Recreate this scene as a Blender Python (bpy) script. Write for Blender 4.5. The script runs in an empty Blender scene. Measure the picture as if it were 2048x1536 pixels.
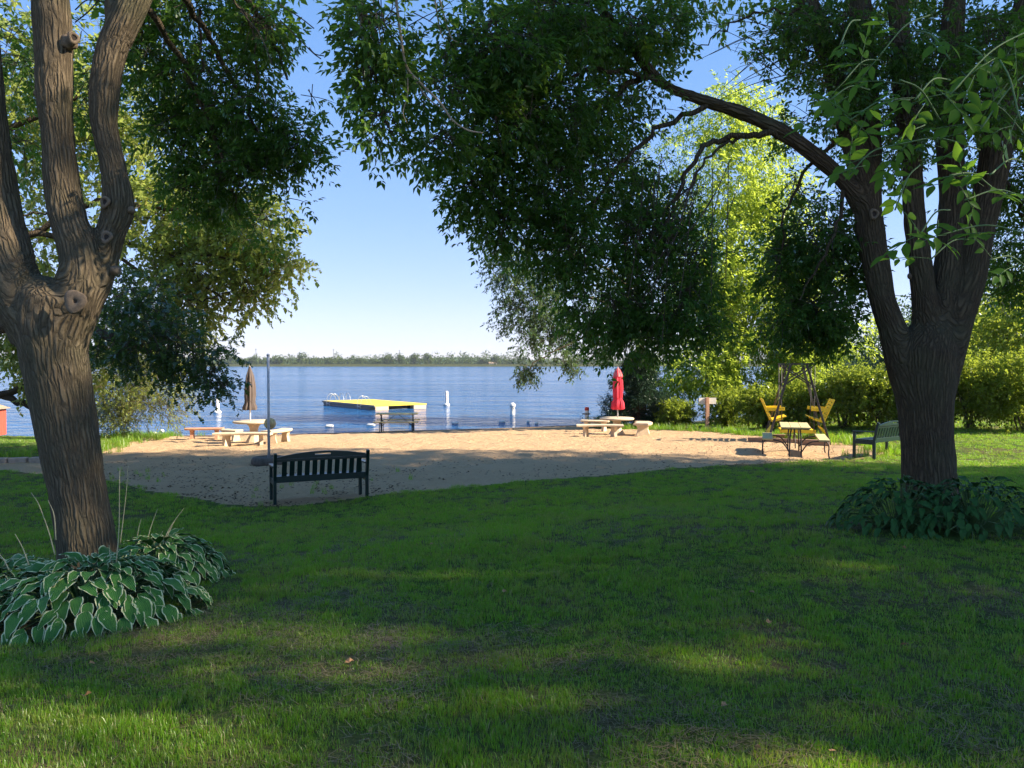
import bpy, bmesh, math, random
import numpy as np
from mathutils import Vector, Matrix

random.seed(7)
RNG = np.random.default_rng(11)
sc = bpy.context.scene
COL = sc.collection

# ------------------------------------------------------------------ camera
EYE = 2.8
F = 1539.0                                    # focal length in pixels of a 2048 wide frame
PITCH = math.atan(40 / F)
cam = bpy.data.cameras.new('camera')
cam.sensor_width = 36
cam.lens = F / 2048 * 36
cam.clip_start, cam.clip_end = 0.05, 6000
cam_o = bpy.data.objects.new('camera', cam)
cam_o.location = (0, 0, EYE)
cam_o.rotation_euler = (math.pi / 2 - PITCH, 0, 0)
COL.objects.link(cam_o)
sc.camera = cam_o

# ------------------------------------------------------------------ light
SUN_EL, SUN_AZ = math.radians(33), math.radians(-9)      # azimuth measured from +X towards +Y
sun_dir = Vector((math.cos(SUN_EL) * math.cos(SUN_AZ), math.cos(SUN_EL) * math.sin(SUN_AZ), math.sin(SUN_EL)))
sl = bpy.data.lights.new('sun', 'SUN')
sl.energy = 3.05
sl.angle = math.radians(0.55)
sl.color = (1.0, 0.87, 0.68)
so = bpy.data.objects.new('sun', sl)
so.rotation_euler = sun_dir.to_track_quat('Z', 'Y').to_euler()
COL.objects.link(so)
w = bpy.data.worlds.new('World')
sc.world = w
w.use_nodes = True
nt = w.node_tree
bg = nt.nodes['Background']
sky = nt.nodes.new('ShaderNodeTexSky')
sky.sky_type = 'NISHITA'
sky.sun_disc = False
sky.sun_elevation = SUN_EL
sky.sun_rotation = math.pi / 2 - SUN_AZ
sky.altitude = 300
sky.air_density = 1.0
sky.dust_density = 0.0
sky.ozone_density = 3.0
hs_ = nt.nodes.new('ShaderNodeHueSaturation')
hs_.inputs['Saturation'].default_value = 1.31
gm_ = nt.nodes.new('ShaderNodeGamma'); gm_.inputs[1].default_value = 0.50
tn_ = nt.nodes.new('ShaderNodeMix'); tn_.data_type = 'RGBA'; tn_.blend_type = 'MULTIPLY'
tn_.inputs[0].default_value = 1.0; tn_.inputs[7].default_value = (0.86, 0.86, 1.14, 1)
nt.links.new(hs_.outputs[0], gm_.inputs[0]); nt.links.new(gm_.outputs[0], tn_.inputs[6])
nt.links.new(sky.outputs[0], hs_.inputs['Color'])
nt.links.new(tn_.outputs[2], bg.inputs[0])
bg.inputs[1].default_value = 0.091
sc.view_settings.view_transform = 'Standard'
sc.view_settings.look = 'None'
sc.view_settings.gamma = 1
sc.view_settings.exposure = 2.32
cy = sc.cycles
cy.max_bounces = 7
cy.diffuse_bounces = 4
cy.glossy_bounces = 3
cy.transmission_bounces = 4
cy.transparent_max_bounces = 6
cy.sample_clamp_indirect = 4
cy.use_denoising = True

# ------------------------------------------------------------------ projection helpers
cp, sp = math.cos(PITCH), math.sin(PITCH)

def P(px, py, Y):
    """world point seen at photo pixel (px, py) at distance Y in front of the camera"""
    xc = (px - 1024) / F
    yc = -(py - 768) / F
    d = Vector((xc, cp + yc * sp, -sp + yc * cp))
    d *= Y / d.y
    return Vector((d.x, d.y, EYE + d.z))

# ------------------------------------------------------------------ numpy noise
def _hash(ix, iy, iz, seed):
    h = (ix * 374761393 + iy * 668265263 + iz * 2147483647 + seed * 1274126177) & 0xFFFFFFFF
    h = ((h ^ (h >> 13)) * 1274126177) & 0xFFFFFFFF
    h = h ^ (h >> 16)
    return (h & 0xFFFF) / 32767.5 - 1.0

def vnoise(p, seed=0):
    p = np.asarray(p, dtype=np.float64)
    i = np.floor(p).astype(np.int64)
    f = p - i
    f = f * f * (3 - 2 * f)
    r = 0
    for dx in (0, 1):
        for dy in (0, 1):
            for dz in (0, 1):
                wgt = (f[:, 0] if dx else 1 - f[:, 0]) * (f[:, 1] if dy else 1 - f[:, 1]) * (f[:, 2] if dz else 1 - f[:, 2])
                r = r + wgt * _hash(i[:, 0] + dx, i[:, 1] + dy, i[:, 2] + dz, seed)
    return r

def fbm(p, octs=3, seed=0):
    p = np.asarray(p, dtype=np.float64)
    r, a = 0, 1.0
    for o in range(octs):
        r = r + a * vnoise(p * (2 ** o), seed + o)
        a *= 0.5
    return r

def n2(x, y, s, octs=2, seed=0):
    x = np.atleast_1d(np.asarray(x, dtype=float))
    y = np.atleast_1d(np.asarray(y, dtype=float))
    return fbm(np.stack([x * s, y * s, np.zeros_like(x) + seed * 7.3], 1), octs, seed)

# ------------------------------------------------------------------ object helpers
def tag(o, label=None, cat=None, group=None, kind=None):
    if label: o['label'] = label
    if cat: o['category'] = cat
    if group: o['group'] = group
    if kind: o['kind'] = kind
    return o

def empty(name, loc=(0, 0, 0), rz=0.0, label=None, cat=None, group=None):
    o = bpy.data.objects.new(name, None)
    o.location = loc
    o.rotation_euler = (0, 0, rz)
    o.empty_display_size = 0.1
    COL.objects.link(o)
    return tag(o, label, cat, group)

def link(name, me, mat=None, parent=None):
    o = bpy.data.objects.new(name, me)
    COL.objects.link(o)
    if mat is not None:
        for m in (mat if isinstance(mat, (list, tuple)) else [mat]):
            me.materials.append(m)
    if parent is not None:
        o.parent = parent
    return o

def np_mesh(name, V, Fc, mat=None, parent=None, attrs=None, smooth=False, mi=None):
    V = np.asarray(V, dtype=np.float32)
    Fc = np.asarray(Fc, dtype=np.int32)
    me = bpy.data.meshes.new(name)
    me.vertices.add(len(V))
    me.vertices.foreach_set('co', V.ravel())
    n, k = Fc.shape
    me.loops.add(n * k)
    me.loops.foreach_set('vertex_index', Fc.ravel())
    me.polygons.add(n)
    me.polygons.foreach_set('loop_start', np.arange(0, n * k, k, dtype=np.int32))
    if smooth:
        me.polygons.foreach_set('use_smooth', np.ones(n, dtype=bool))
    if mi is not None:
        me.polygons.foreach_set('material_index', np.asarray(mi, dtype=np.int32))
    me.update(calc_edges=True)
    me.validate()
    for an, av in (attrs or {}).items():
        av = np.asarray(av, dtype=np.float32)
        if av.ndim == 1:
            a = me.attributes.new(an, 'FLOAT', 'POINT')
            a.data.foreach_set('value', av)
        else:
            a = me.attributes.new(an, 'FLOAT_VECTOR', 'POINT')
            a.data.foreach_set('vector', av.ravel())
    return link(name, me, mat, parent)

def bm_obj(name, bm, mat, parent=None, smooth=False, bevel=0.0):
    if bevel > 0:
        bmesh.ops.bevel(bm, geom=list(bm.edges), offset=bevel, segments=1, affect='EDGES', clamp_overlap=True)
    bmesh.ops.recalc_face_normals(bm, faces=bm.faces)
    me = bpy.data.meshes.new(name)
    bm.to_mesh(me)
    bm.free()
    if smooth:
        for p in me.polygons: p.use_smooth = True
    return link(name, me, mat, parent)

def add_box(bm, c, s, rot=None):
    m = Matrix.Translation(Vector(c))
    if rot is not None: m = m @ rot.to_4x4()
    m = m @ Matrix.Diagonal((s[0], s[1], s[2], 1))
    bmesh.ops.create_cube(bm, size=1.0, matrix=m)
    return bm

def box(name, c, s, mat, parent=None, rot=None, bevel=0.0):
    bm = bmesh.new()
    add_box(bm, c, s, rot)
    return bm_obj(name, bm, mat, parent, bevel=bevel)

def euler(x=0, y=0, z=0):
    from mathutils import Euler
    return Euler((x, y, z)).to_matrix()

def add_bar(bm, a, b, w_, h_=None):
    """square bar from a to b"""
    a, b = Vector(a), Vector(b)
    d = b - a
    q = d.to_track_quat('Z', 'Y').to_matrix()
    add_box(bm, (a + b) / 2, (w_, h_ or w_, d.length), q)

def catmull(pts, n):
    pts = [np.asarray(p, float) for p in pts]
    P_ = [2 * pts[0] - pts[1]] + pts + [2 * pts[-1] - pts[-2]]
    out = []
    for i in range(1, len(P_) - 2):
        for k in range(n):
            t = k / n
            p0, p1, p2, p3 = P_[i - 1], P_[i], P_[i + 1], P_[i + 2]
            out.append(0.5 * ((2 * p1) + (-p0 + p2) * t + (2 * p0 - 5 * p1 + 4 * p2 - p3) * t * t + (-p0 + 3 * p1 - 3 * p2 + p3) * t ** 3))
    out.append(pts[-1])
    return np.array(out)

def frames(C):
    T = np.gradient(C, axis=0)
    T /= np.linalg.norm(T, axis=1, keepdims=True) + 1e-9
    N = np.zeros_like(T)
    v = np.array([0, -1.0, 0]) if abs(T[0][1]) < 0.9 else np.array([1.0, 0, 0])
    for i in range(len(T)):
        v = v - T[i] * np.dot(v, T[i])
        v /= np.linalg.norm(v) + 1e-9
        N[i] = v
    return T, N, np.cross(T, N)

def tube(C, R, seg=8):
    """vertices and quad faces of a capped tube along centre line C with radii R"""
    C = np.asarray(C, float)
    R = np.ones(len(C)) * R if np.isscalar(R) else np.asarray(R, float)
    T, N, B = frames(C)
    a = np.linspace(0, 2 * np.pi, seg, endpoint=False)
    V = C[:, None, :] + R[:, None, None] * (np.cos(a)[None, :, None] * N[:, None, :] + np.sin(a)[None, :, None] * B[:, None, :])
    V = V.reshape(-1, 3)
    n = len(C)
    i = np.arange(n - 1)[:, None] * seg
    j = np.arange(seg)[None, :]
    k = (j + 1) % seg
    Fc = np.stack([i + j, i + k, i + seg + k, i + seg + j], -1).reshape(-1, 4)
    V = np.vstack([V, C[0], C[-1]])
    c0, c1 = len(V) - 2, len(V) - 1
    cap0 = np.stack([np.full(seg, c0), (np.arange(seg) + 1) % seg, np.arange(seg), np.full(seg, c0)], -1)
    b = (n - 1) * seg
    cap1 = np.stack([np.full(seg, c1), b + np.arange(seg), b + (np.arange(seg) + 1) % seg, np.full(seg, c1)], -1)
    return V, Fc, cap0[:, :3], cap1[:, :3]

def add_tube(bm, C, R, seg=8):
    V, Fc, c0, c1 = tube(C, R, seg)
    vs = [bm.verts.new(v) for v in V]
    for f in list(Fc) + list(c0) + list(c1):
        try: bm.faces.new([vs[i] for i in f])
        except ValueError: pass

def tube_obj(name, C, R, mat, parent=None, seg=8):
    bm = bmesh.new()
    add_tube(bm, C, R, seg)
    return bm_obj(name, bm, mat, parent, smooth=True)

def lathe_obj(name, prof, mat, parent=None, seg=24, loc=(0, 0, 0), fold=0.0, nf=8, smooth=True):
    bm = bmesh.new()
    rings = []
    for r, z in prof:
        ring = []
        for i in range(seg):
            a = 2 * math.pi * i / seg
            rr = r * (1 + fold * math.cos(nf * a + z * 1.5) + fold * 0.5 * math.cos((nf * 2 + 1) * a - z * 3))
            ring.append(bm.verts.new((loc[0] + rr * math.cos(a), loc[1] + rr * math.sin(a), loc[2] + z)))
        rings.append(ring)
    for k in range(len(rings) - 1):
        for i in range(seg):
            j = (i + 1) % seg
            bm.faces.new((rings[k][i], rings[k][j], rings[k + 1][j], rings[k + 1][i]))
    bm.faces.new(rings[0][::-1])
    bm.faces.new(rings[-1])
    return bm_obj(name, bm, mat, parent, smooth=smooth)

def children_of(o):
    return [c for c in bpy.data.objects if c.parent == o]

def copy_tree(o, parent=None, _kids=None):
    c = o.copy()
    COL.objects.link(c)
    c.parent = parent
    for ch in children_of(o):
        copy_tree(ch, c)
    return c

# ------------------------------------------------------------------ materials
def new_mat(name):
    m = bpy.data.materials.new(name)
    m.use_nodes = True
    nt = m.node_tree
    return m, nt, nt.nodes['Principled BSDF'], nt.nodes['Material Output']

def nd(nt, kind, **kw):
    n = nt.nodes.new('ShaderNode' + kind)
    for k, v in kw.items():
        if k.startswith('i_'):
            n.inputs[k[2:].replace('_', ' ')].default_value = v
        else:
            setattr(n, k, v)
    return n

def ramp(nt, src, stops):
    r = nt.nodes.new('ShaderNodeValToRGB')
    e = r.color_ramp.elements
    while len(e) > len(stops): e.remove(e[-1])
    while len(e) < len(stops): e.new(0.5)
    for i, (p, c) in enumerate(stops):
        e[i].position = p
        e[i].color = (c[0], c[1], c[2], 1) if isinstance(c, (tuple, list)) else (c, c, c, 1)
    nt.links.new(src, r.inputs[0])
    return r.outputs[0]

def mixc(nt, f, a, b, mode='MIX'):
    m = nt.nodes.new('ShaderNodeMix')
    m.data_type = 'RGBA'
    m.blend_type = mode
    for idx, v in ((0, f), (6, a), (7, b)):
        if isinstance(v, (int, float)): m.inputs[idx].default_value = v
        elif isinstance(v, (tuple, list)): m.inputs[idx].default_value = (*v, 1)
        else: nt.links.new(v, m.inputs[idx])
    return m.outputs[2]

def noise_node(nt, vec, scale, detail=3, rough=0.55, dist=0.0):
    n = nt.nodes.new('ShaderNodeTexNoise')
    n.inputs['Scale'].default_value = scale
    n.inputs['Detail'].default_value = detail
    n.inputs['Roughness'].default_value = rough
    n.inputs['Distortion'].default_value = dist
    if vec is not None: nt.links.new(vec, n.inputs['Vector'])
    return n.outputs['Fac']

def scaled(nt, vec, s):
    m = nt.nodes.new('ShaderNodeMapping')
    m.inputs['Scale'].default_value = s
    nt.links.new(vec, m.inputs['Vector'])
    return m.outputs[0]

def bump(nt, h, dist, strength=1.0, normal=None):
    b = nt.nodes.new('ShaderNodeBump')
    b.inputs['Distance'].default_value = dist
    b.inputs['Strength'].default_value = strength
    nt.links.new(h, b.inputs['Height'])
    if normal is not None: nt.links.new(normal, b.inputs['Normal'])
    return b.outputs[0]

def simple_mat(name, col, rough=0.6, var=0.25, scale=6, bmp=0.002, metal=0.0, stretch=(1, 1, 1), spec=0.5, col2=None):
    m, nt, b, out = new_mat(name)
    tc = nd(nt, 'TexCoord').outputs['Object']
    v = scaled(nt, tc, stretch)
    n1 = noise_node(nt, v, scale, 4, 0.6)
    n2_ = noise_node(nt, v, scale * 7, 3, 0.6)
    d = col2 or tuple(c * (1 - var) for c in col)
    l = tuple(min(1, c * (1 + var)) for c in col)
    c = mixc(nt, ramp(nt, n1, [(0.35, 0.0), (0.65, 1.0)]), d, l)
    c = mixc(nt, 0.35, c, mixc(nt, n2_, tuple(x * 0.6 for x in col), l))
    nt.links.new(c, b.inputs['Base Color'])
    b.inputs['Roughness'].default_value = rough
    b.inputs['Metallic'].default_value = metal
    b.inputs['Specular IOR Level'].default_value = spec
    if bmp: nt.links.new(bump(nt, n2_, bmp), b.inputs['Normal'])
    return m

def leaf_mat(name, dark, light, trans, tfac=0.45, gloss=0.10, rough=0.35, yellow=None):
    """thin leaf: diffuse + translucent + a little gloss, tinted per leaf"""
    m, nt, b, out = new_mat(name)
    nt.nodes.remove(b)
    at = nd(nt, 'Attribute', attribute_name='tint').outputs['Fac']
    stops = [(0.0, dark), (0.75, light)]
    if yellow: stops.append((1.0, yellow))
    c = ramp(nt, at, stops)
    tc = mixc(nt, at, tuple(x * 0.75 for x in trans), trans)
    d = nd(nt, 'BsdfDiffuse'); nt.links.new(c, d.inputs[0])
    t = nd(nt, 'BsdfTranslucent'); nt.links.new(tc, t.inputs[0])
    g = nd(nt, 'BsdfGlossy'); g.inputs['Roughness'].default_value = rough
    g.inputs[0].default_value = (0.9, 0.95, 1, 1)
    mx = nd(nt, 'MixShader'); mx.inputs[0].default_value = tfac
    nt.links.new(d.outputs[0], mx.inputs[1]); nt.links.new(t.outputs[0], mx.inputs[2])
    fr = nd(nt, 'Fresnel'); fr.inputs[0].default_value = 1.4
    ml = nd(nt, 'Math', operation='MULTIPLY'); ml.inputs[1].default_value = gloss * 2.6
    nt.links.new(fr.outputs[0], ml.inputs[0])
    mg = nd(nt, 'MixShader'); nt.links.new(ml.outputs[0], mg.inputs[0])
    nt.links.new(mx.outputs[0], mg.inputs[1]); nt.links.new(g.outputs[0], mg.inputs[2])
    nt.links.new(mg.outputs[0], out.inputs[0])
    return m

def bark_mat(name, ridge, furrow, mid, sx=34.0, sz=3.4, depth=0.018):
    m, nt, b, out = new_mat(name)
    at = nd(nt, 'Attribute', attribute_name='bark').outputs['Vector']
    ns = nd(nt, 'TexNoise'); ns.inputs['Scale'].default_value = 5; ns.inputs['Detail'].default_value = 3
    nt.links.new(at, ns.inputs['Vector'])
    add = nd(nt, 'VectorMath', operation='MULTIPLY_ADD')
    add.inputs[1].default_value = (0.045, 0.045, 0.16)
    nt.links.new(ns.outputs['Color'], add.inputs[0]); nt.links.new(at, add.inputs[2])
    v = scaled(nt, add.outputs[0], (sx, sx, sz))
    vo = nd(nt, 'TexVoronoi', feature='DISTANCE_TO_EDGE'); vo.inputs['Scale'].default_value = 1.0
    nt.links.new(v, vo.inputs['Vector'])
    h = ramp(nt, vo.outputs['Distance'], [(0.0, 0.0), (0.10, 0.35), (0.32, 1.0)])
    fine = noise_node(nt, scaled(nt, at, (1, 1, 0.25)), 110, 4, 0.7)
    big = noise_node(nt, at, 1.6, 3)
    c = mixc(nt, h, furrow, mid)
    c = mixc(nt, ramp(nt, vo.outputs['Distance'], [(0.15, 0.0), (0.45, 1.0)]), c, ridge)
    c = mixc(nt, ramp(nt, fine, [(0.3, 0.0), (0.7, 0.55)]), c, tuple(x * 1.35 for x in ridge))
    c = mixc(nt, ramp(nt, big, [(0.45, 0.0), (0.70, 0.55)]), c, (0.085, 0.085, 0.045))
    hs = nd(nt, 'Math', operation='MULTIPLY_ADD'); hs.inputs[1].default_value = 0.35
    nt.links.new(fine, hs.inputs[0]); nt.links.new(h, hs.inputs[2])
    nt.links.new(c, b.inputs['Base Color'])
    b.inputs['Roughness'].default_value = 0.9
    b.inputs['Specular IOR Level'].default_value = 0.2
    nt.links.new(bump(nt, hs.outputs[0], depth), b.inputs['Normal'])
    return m

M = {}
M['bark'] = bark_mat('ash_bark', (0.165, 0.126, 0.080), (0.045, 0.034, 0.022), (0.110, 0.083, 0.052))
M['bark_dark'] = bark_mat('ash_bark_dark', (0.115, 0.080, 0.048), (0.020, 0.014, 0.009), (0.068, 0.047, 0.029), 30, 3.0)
M['twig'] = simple_mat('twig', (0.075, 0.055, 0.04), 0.9, 0.3, 20, 0.001)
M['twig_pale'] = simple_mat('twig_pale', (0.30, 0.23, 0.16), 0.8, 0.3, 20, 0.001)
M['scar'] = simple_mat('scar_wood', (0.175, 0.125, 0.082), 0.85, 0.4, 30, 0.006)
M['hole'] = simple_mat('hollow_shade', (0.03, 0.02, 0.014), 0.95, 0.4, 30, 0.004)  # near black, stands for the shade inside a branch hole
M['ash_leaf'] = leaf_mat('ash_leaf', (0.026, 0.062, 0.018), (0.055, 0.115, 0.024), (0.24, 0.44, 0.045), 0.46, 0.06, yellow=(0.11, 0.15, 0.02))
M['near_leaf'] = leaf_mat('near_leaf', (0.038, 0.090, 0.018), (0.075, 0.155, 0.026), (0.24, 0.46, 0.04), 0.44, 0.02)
M['oak_leaf_sunlit'] = leaf_mat('oak_leaf_sunlit', (0.12, 0.17, 0.034), (0.23, 0.28, 0.065), (0.60, 0.70, 0.14), 0.48, 0.08, yellow=(0.28, 0.23, 0.06))  # sunlit side of the oak: its brightness is put into the leaf colour
M['willow_leaf'] = leaf_mat('willow_leaf', (0.10, 0.16, 0.022), (0.17, 0.24, 0.034), (0.60, 0.74, 0.09), 0.58, 0.03, yellow=(0.26, 0.25, 0.03))
M['soft_leaf'] = leaf_mat('grey_green_leaf', (0.035, 0.07, 0.035), (0.075, 0.125, 0.06), (0.17, 0.28, 0.07), 0.35, 0.05)
M['spruce_leaf'] = leaf_mat('spruce_needle', (0.012, 0.035, 0.022), (0.035, 0.07, 0.035), (0.03, 0.06, 0.02), 0.15, 0.06)
M['hedge_leaf'] = leaf_mat('hedge_leaf', (0.075, 0.125, 0.022), (0.16, 0.21, 0.032), (0.50, 0.60, 0.06), 0.48, 0.04, yellow=(0.22, 0.22, 0.05))
M['oak_shade_leaf'] = leaf_mat('oak_leaf_shaded', (0.028, 0.058, 0.018), (0.060, 0.105, 0.028), (0.16, 0.26, 0.05), 0.35, 0.04)  # same oak where it stands in shade, shade painted into the leaf colour
M['shrub_leaf'] = leaf_mat('shore_shrub_leaf', (0.13, 0.18, 0.045), (0.23, 0.27, 0.075), (0.46, 0.52, 0.10), 0.42, 0.10, yellow=(0.34, 0.22, 0.09))
M['far_leaf'] = leaf_mat('far_leaf', (0.035, 0.070, 0.028), (0.10, 0.145, 0.042), (0.16, 0.22, 0.04), 0.25, 0.02, yellow=(0.17, 0.17, 0.06))
M['reed'] = leaf_mat('reed', (0.20, 0.21, 0.06), (0.30, 0.28, 0.09), (0.26, 0.26, 0.08), 0.3, 0.02)
M['litter'] = leaf_mat('dry_leaf', (0.030, 0.020, 0.014), (0.10, 0.065, 0.038), (0.06, 0.04, 0.02), 0.1, 0.04)
M['bench'] = simple_mat('dark_green_poly', (0.004, 0.021, 0.019), 0.34, 0.2, 5, 0.0006, spec=0.55)
M['concrete'] = simple_mat('beach_concrete', (0.56, 0.45, 0.31), 0.85, 0.16, 7, 0.004)
M['terracotta'] = simple_mat('terracotta_concrete', (0.50, 0.25, 0.15), 0.85, 0.16, 7, 0.004)
M['grey_metal'] = simple_mat('galvanised_metal', (0.50, 0.50, 0.53), 0.5, 0.15, 12, 0.0005, metal=0.15)
M['dark_metal'] = simple_mat('dark_steel', (0.035, 0.033, 0.036), 0.5, 0.3, 12, 0.0005, metal=0.3)
M['swing_metal'] = simple_mat('swing_steel', (0.055, 0.05, 0.045), 0.55, 0.35, 12, 0.0005, metal=0.3)
M['chrome'] = simple_mat('ladder_steel', (0.45, 0.45, 0.47), 0.3, 0.05, 5, 0, metal=0.6)
M['white'] = simple_mat('white_paint', (0.80, 0.78, 0.74), 0.55, 0.08, 8, 0.001)
M['red_print'] = simple_mat('orange_red_print', (0.62, 0.07, 0.06), 0.6, 0.1, 8, 0)
M['black_print'] = simple_mat('black_print', (0.03, 0.03, 0.03), 0.6, 0.1, 8, 0)
M['yellow'] = simple_mat('yellow_paint', (0.88, 0.62, 0.02), 0.5, 0.10, 5, 0.001)
M['deck_yellow'] = simple_mat('yellow_deck_mat', (0.80, 0.60, 0.06), 0.7, 0.10, 2, 0.002)
M['raft_side'] = simple_mat('weathered_fascia', (0.24, 0.21, 0.19), 0.8, 0.25, 3, 0.002, stretch=(1, 6, 1))
M['float_tan'] = simple_mat('tan_float', (0.66, 0.48, 0.32), 0.7, 0.12, 4, 0.001)
M['umb_brown'] = simple_mat('brown_canvas', (0.105, 0.080, 0.070), 0.9, 0.25, 6, 0.002, stretch=(3, 3, 0.6))
M['umb_red'] = simple_mat('red_canvas', (0.72, 0.035, 0.065), 0.85, 0.12, 6, 0.002, stretch=(3, 3, 0.6))
M['umb_red_pale'] = simple_mat('faded_red_canvas', (0.62, 0.16, 0.16), 0.85, 0.15, 6, 0.002)
M['pale_wood'] = simple_mat('weathered_plank', (0.50, 0.42, 0.20), 0.9, 0.22, 5, 0.002, stretch=(1, 8, 8))
M['timber'] = simple_mat('landscape_timber', (0.27, 0.17, 0.11), 0.9, 0.3, 4, 0.004, stretch=(1, 8, 8))
M['red_wood'] = simple_mat('red_plank', (0.42, 0.075, 0.045), 0.8, 0.25, 5, 0.002, stretch=(6, 6, 1))
M['post_wood'] = simple_mat('brown_post', (0.44, 0.24, 0.15), 0.85, 0.22, 6, 0.003, stretch=(6, 6, 1))
M['sign_back'] = simple_mat('white_board', (0.66, 0.62, 0.54), 0.75, 0.15, 6, 0.001)
M['rubber'] = simple_mat('weathered_tyre', (0.10, 0.082, 0.066), 0.9, 0.35, 14, 0.006)
M['ball'] = simple_mat('worn_leather', (0.60, 0.43, 0.20), 0.7, 0.2, 12, 0.002)
M['stone'] = simple_mat('edging_stone', (0.36, 0.27, 0.20), 0.9, 0.25, 7, 0.01)
M['roofing'] = simple_mat('roof_shingle', (0.30, 0.22, 0.15), 0.9, 0.25, 8, 0.006)
M['stem'] = simple_mat('hosta_stem', (0.10, 0.17, 0.05), 0.7, 0.2, 20, 0.0)
M['stalk'] = simple_mat('dry_stalk', (0.46, 0.38, 0.20), 0.8, 0.25, 20, 0.0)

def hosta_mat(name, base, base2, rough=0.5):
    m, nt, b, out = new_mat(name)
    tc = nd(nt, 'TexCoord').outputs['Object']
    oi = nd(nt, 'ObjectInfo').outputs['Random']
    n1 = noise_node(nt, tc, 14, 3)
    wv = nd(nt, 'TexWave', wave_type='BANDS', bands_direction='X')
    wv.inputs['Scale'].default_value = 34; wv.inputs['Distortion'].default_value = 1.2
    nt.links.new(tc, wv.inputs['Vector'])
    c = mixc(nt, oi, base, base2)
    c = mixc(nt, ramp(nt, n1, [(0.4, 0), (0.7, 0.5)]), c, tuple(x * 1.5 for x in base2))
    nt.links.new(c, b.inputs['Base Color'])
    b.inputs['Roughness'].default_value = rough
    b.inputs['Specular IOR Level'].default_value = 0.15
    nt.links.new(bump(nt, wv.outputs['Fac'], 0.0022), b.inputs['Normal'])
    return m
M['hosta'] = hosta_mat('hosta_green', (0.034, 0.115, 0.022), (0.060, 0.165, 0.032))
M['hosta_edge'] = hosta_mat('hosta_cream_margin', (0.38, 0.42, 0.20), (0.54, 0.55, 0.32), 0.6)
M['hosta_dark'] = hosta_mat('hosta_dark_green', (0.018, 0.066, 0.014), (0.034, 0.098, 0.022), 0.42)

# ------------------------------------------------------------------ terrain
LAWN_EDGE = np.array([(-30, 15.5), (-16, 17.3), (-11.3, 16.9), (-9.7, 15.95), (-7.8, 14.9), (-6.5, 13.8), (-5.2, 12.9), (-4.35, 12.35),
                      (-3.7, 12.3), (-3.2, 12.7), (-2.0, 13.7), (-0.2, 14.75), (1.8, 15.8), (4.1, 17.0), (6.7, 18.1), (8.2, 18.5), (9.5, 18.9),
                      (14, 20), (30, 23)], float)
WATER = np.array([(-60, 38), (-24, 31), (-17, 29.3), (-13.9, 29.9), (-8.5, 30.8), (-4.7, 32.2), (-0.5, 33.6), (2.9, 35.2), (6.0, 36.5),
                  (9, 37.5), (15, 43), (30, 60), (60, 110), (120, 180)], float)

def lawn_edge(x): return np.interp(x, LAWN_EDGE[:, 0], LAWN_EDGE[:, 1])
def shore(x): return np.interp(x, WATER[:, 0], WATER[:, 1])
def sstep(t):
    t = np.clip(t, 0, 1)
    return t * t * (3 - 2 * t)

def Hnp(x, y):
    x = np.asarray(x, float); y = np.asarray(y, float)
    s = shore(x) - y
    sand = np.where(s > 0, 0.5 * np.clip(s / 13.0, 0, 1) ** 0.9, np.maximum(s * 0.10, -2.5))
    d = lawn_edge(x) - y
    z = sand + 0.68 * sstep(d / 10.5)
    z = z + 0.22 * sstep((x - 8.5) / 6) * sstep((y - 17) / 5) * sstep(s / 8) + 0.10 * sstep((-12 - x) / 3) * sstep(s / 6)
    z = z + 3.0 * sstep((x - 22) / 40) * sstep(s / 20)
    z = z + 0.012 * n2(np.ravel(x), np.ravel(y), 0.55, 2, 3).reshape(x.shape) * sstep(s / 3) * 2.0
    return z

def H(x, y): return float(Hnp(np.array([x]), np.array([y]))[0])

def G(px, py):
    """ground point under a photo pixel"""
    Y = 3.0
    prev = None
    while Y < 60:
        p = P(px, py, Y)
        if p.z < H(p.x, p.y):
            break
        prev = Y
        Y += 0.25
    lo, hi = Y - 0.25, Y
    for _ in range(12):
        mid = (lo + hi) / 2
        p = P(px, py, mid)
        if p.z < H(p.x, p.y): hi = mid
        else: lo = mid
    p = P(px, py, hi)
    return Vector((p.x, p.y, H(p.x, p.y)))

# sand area (world metres); everything else on this side of the water is lawn
SAND = np.array([(-30, 15.7), (-16, 17.3), (-11.3, 16.9), (-9.7, 15.95), (-7.8, 14.9), (-6.5, 13.8), (-5.2, 12.9), (-4.35, 12.35),
                 (-3.7, 12.3), (-3.2, 12.7), (-2.0, 13.7), (-0.2, 14.75), (1.8, 15.8), (4.1, 17.0), (6.7, 18.1), (8.2, 18.5), (9.3, 19.1),
                 (10.0, 20.4), (9.9, 21.6), (9.6, 22.4), (8.6, 23.4), (8.2, 25.0), (7.2, 27.2), (6.0, 28.6), (4.7, 30.0), (3.9, 31.4), (3.2, 34), (3.0, 40),
                 (-13.8, 40), (-13.8, 29.4), (-13.2, 26.5), (-12.1, 23.4), (-11.4, 21.0), (-12.0, 19.9), (-13.5, 19.3), (-17, 18.8), (-30, 18.2)], float)

def sand_sd(x, y):
    """signed distance to the sand area, positive inside"""
    x = np.ravel(x); y = np.ravel(y)
    A = SAND; B = np.roll(SAND, -1, axis=0)
    best = np.full(len(x), 1e9)
    inside = np.zeros(len(x), bool)
    for (ax, ay), (bx, by) in zip(A, B):
        dx, dy = bx - ax, by - ay
        t = np.clip(((x - ax) * dx + (y - ay) * dy) / (dx * dx + dy * dy), 0, 1)
        best = np.minimum(best, np.hypot(x - ax - t * dx, y - ay - t * dy))
        c = ((ay > y) != (by > y)) & (x < (bx - ax) * (y - ay) / (by - ay + 1e-12) + ax)
        inside ^= c
    return np.where(inside, best, -best)

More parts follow.
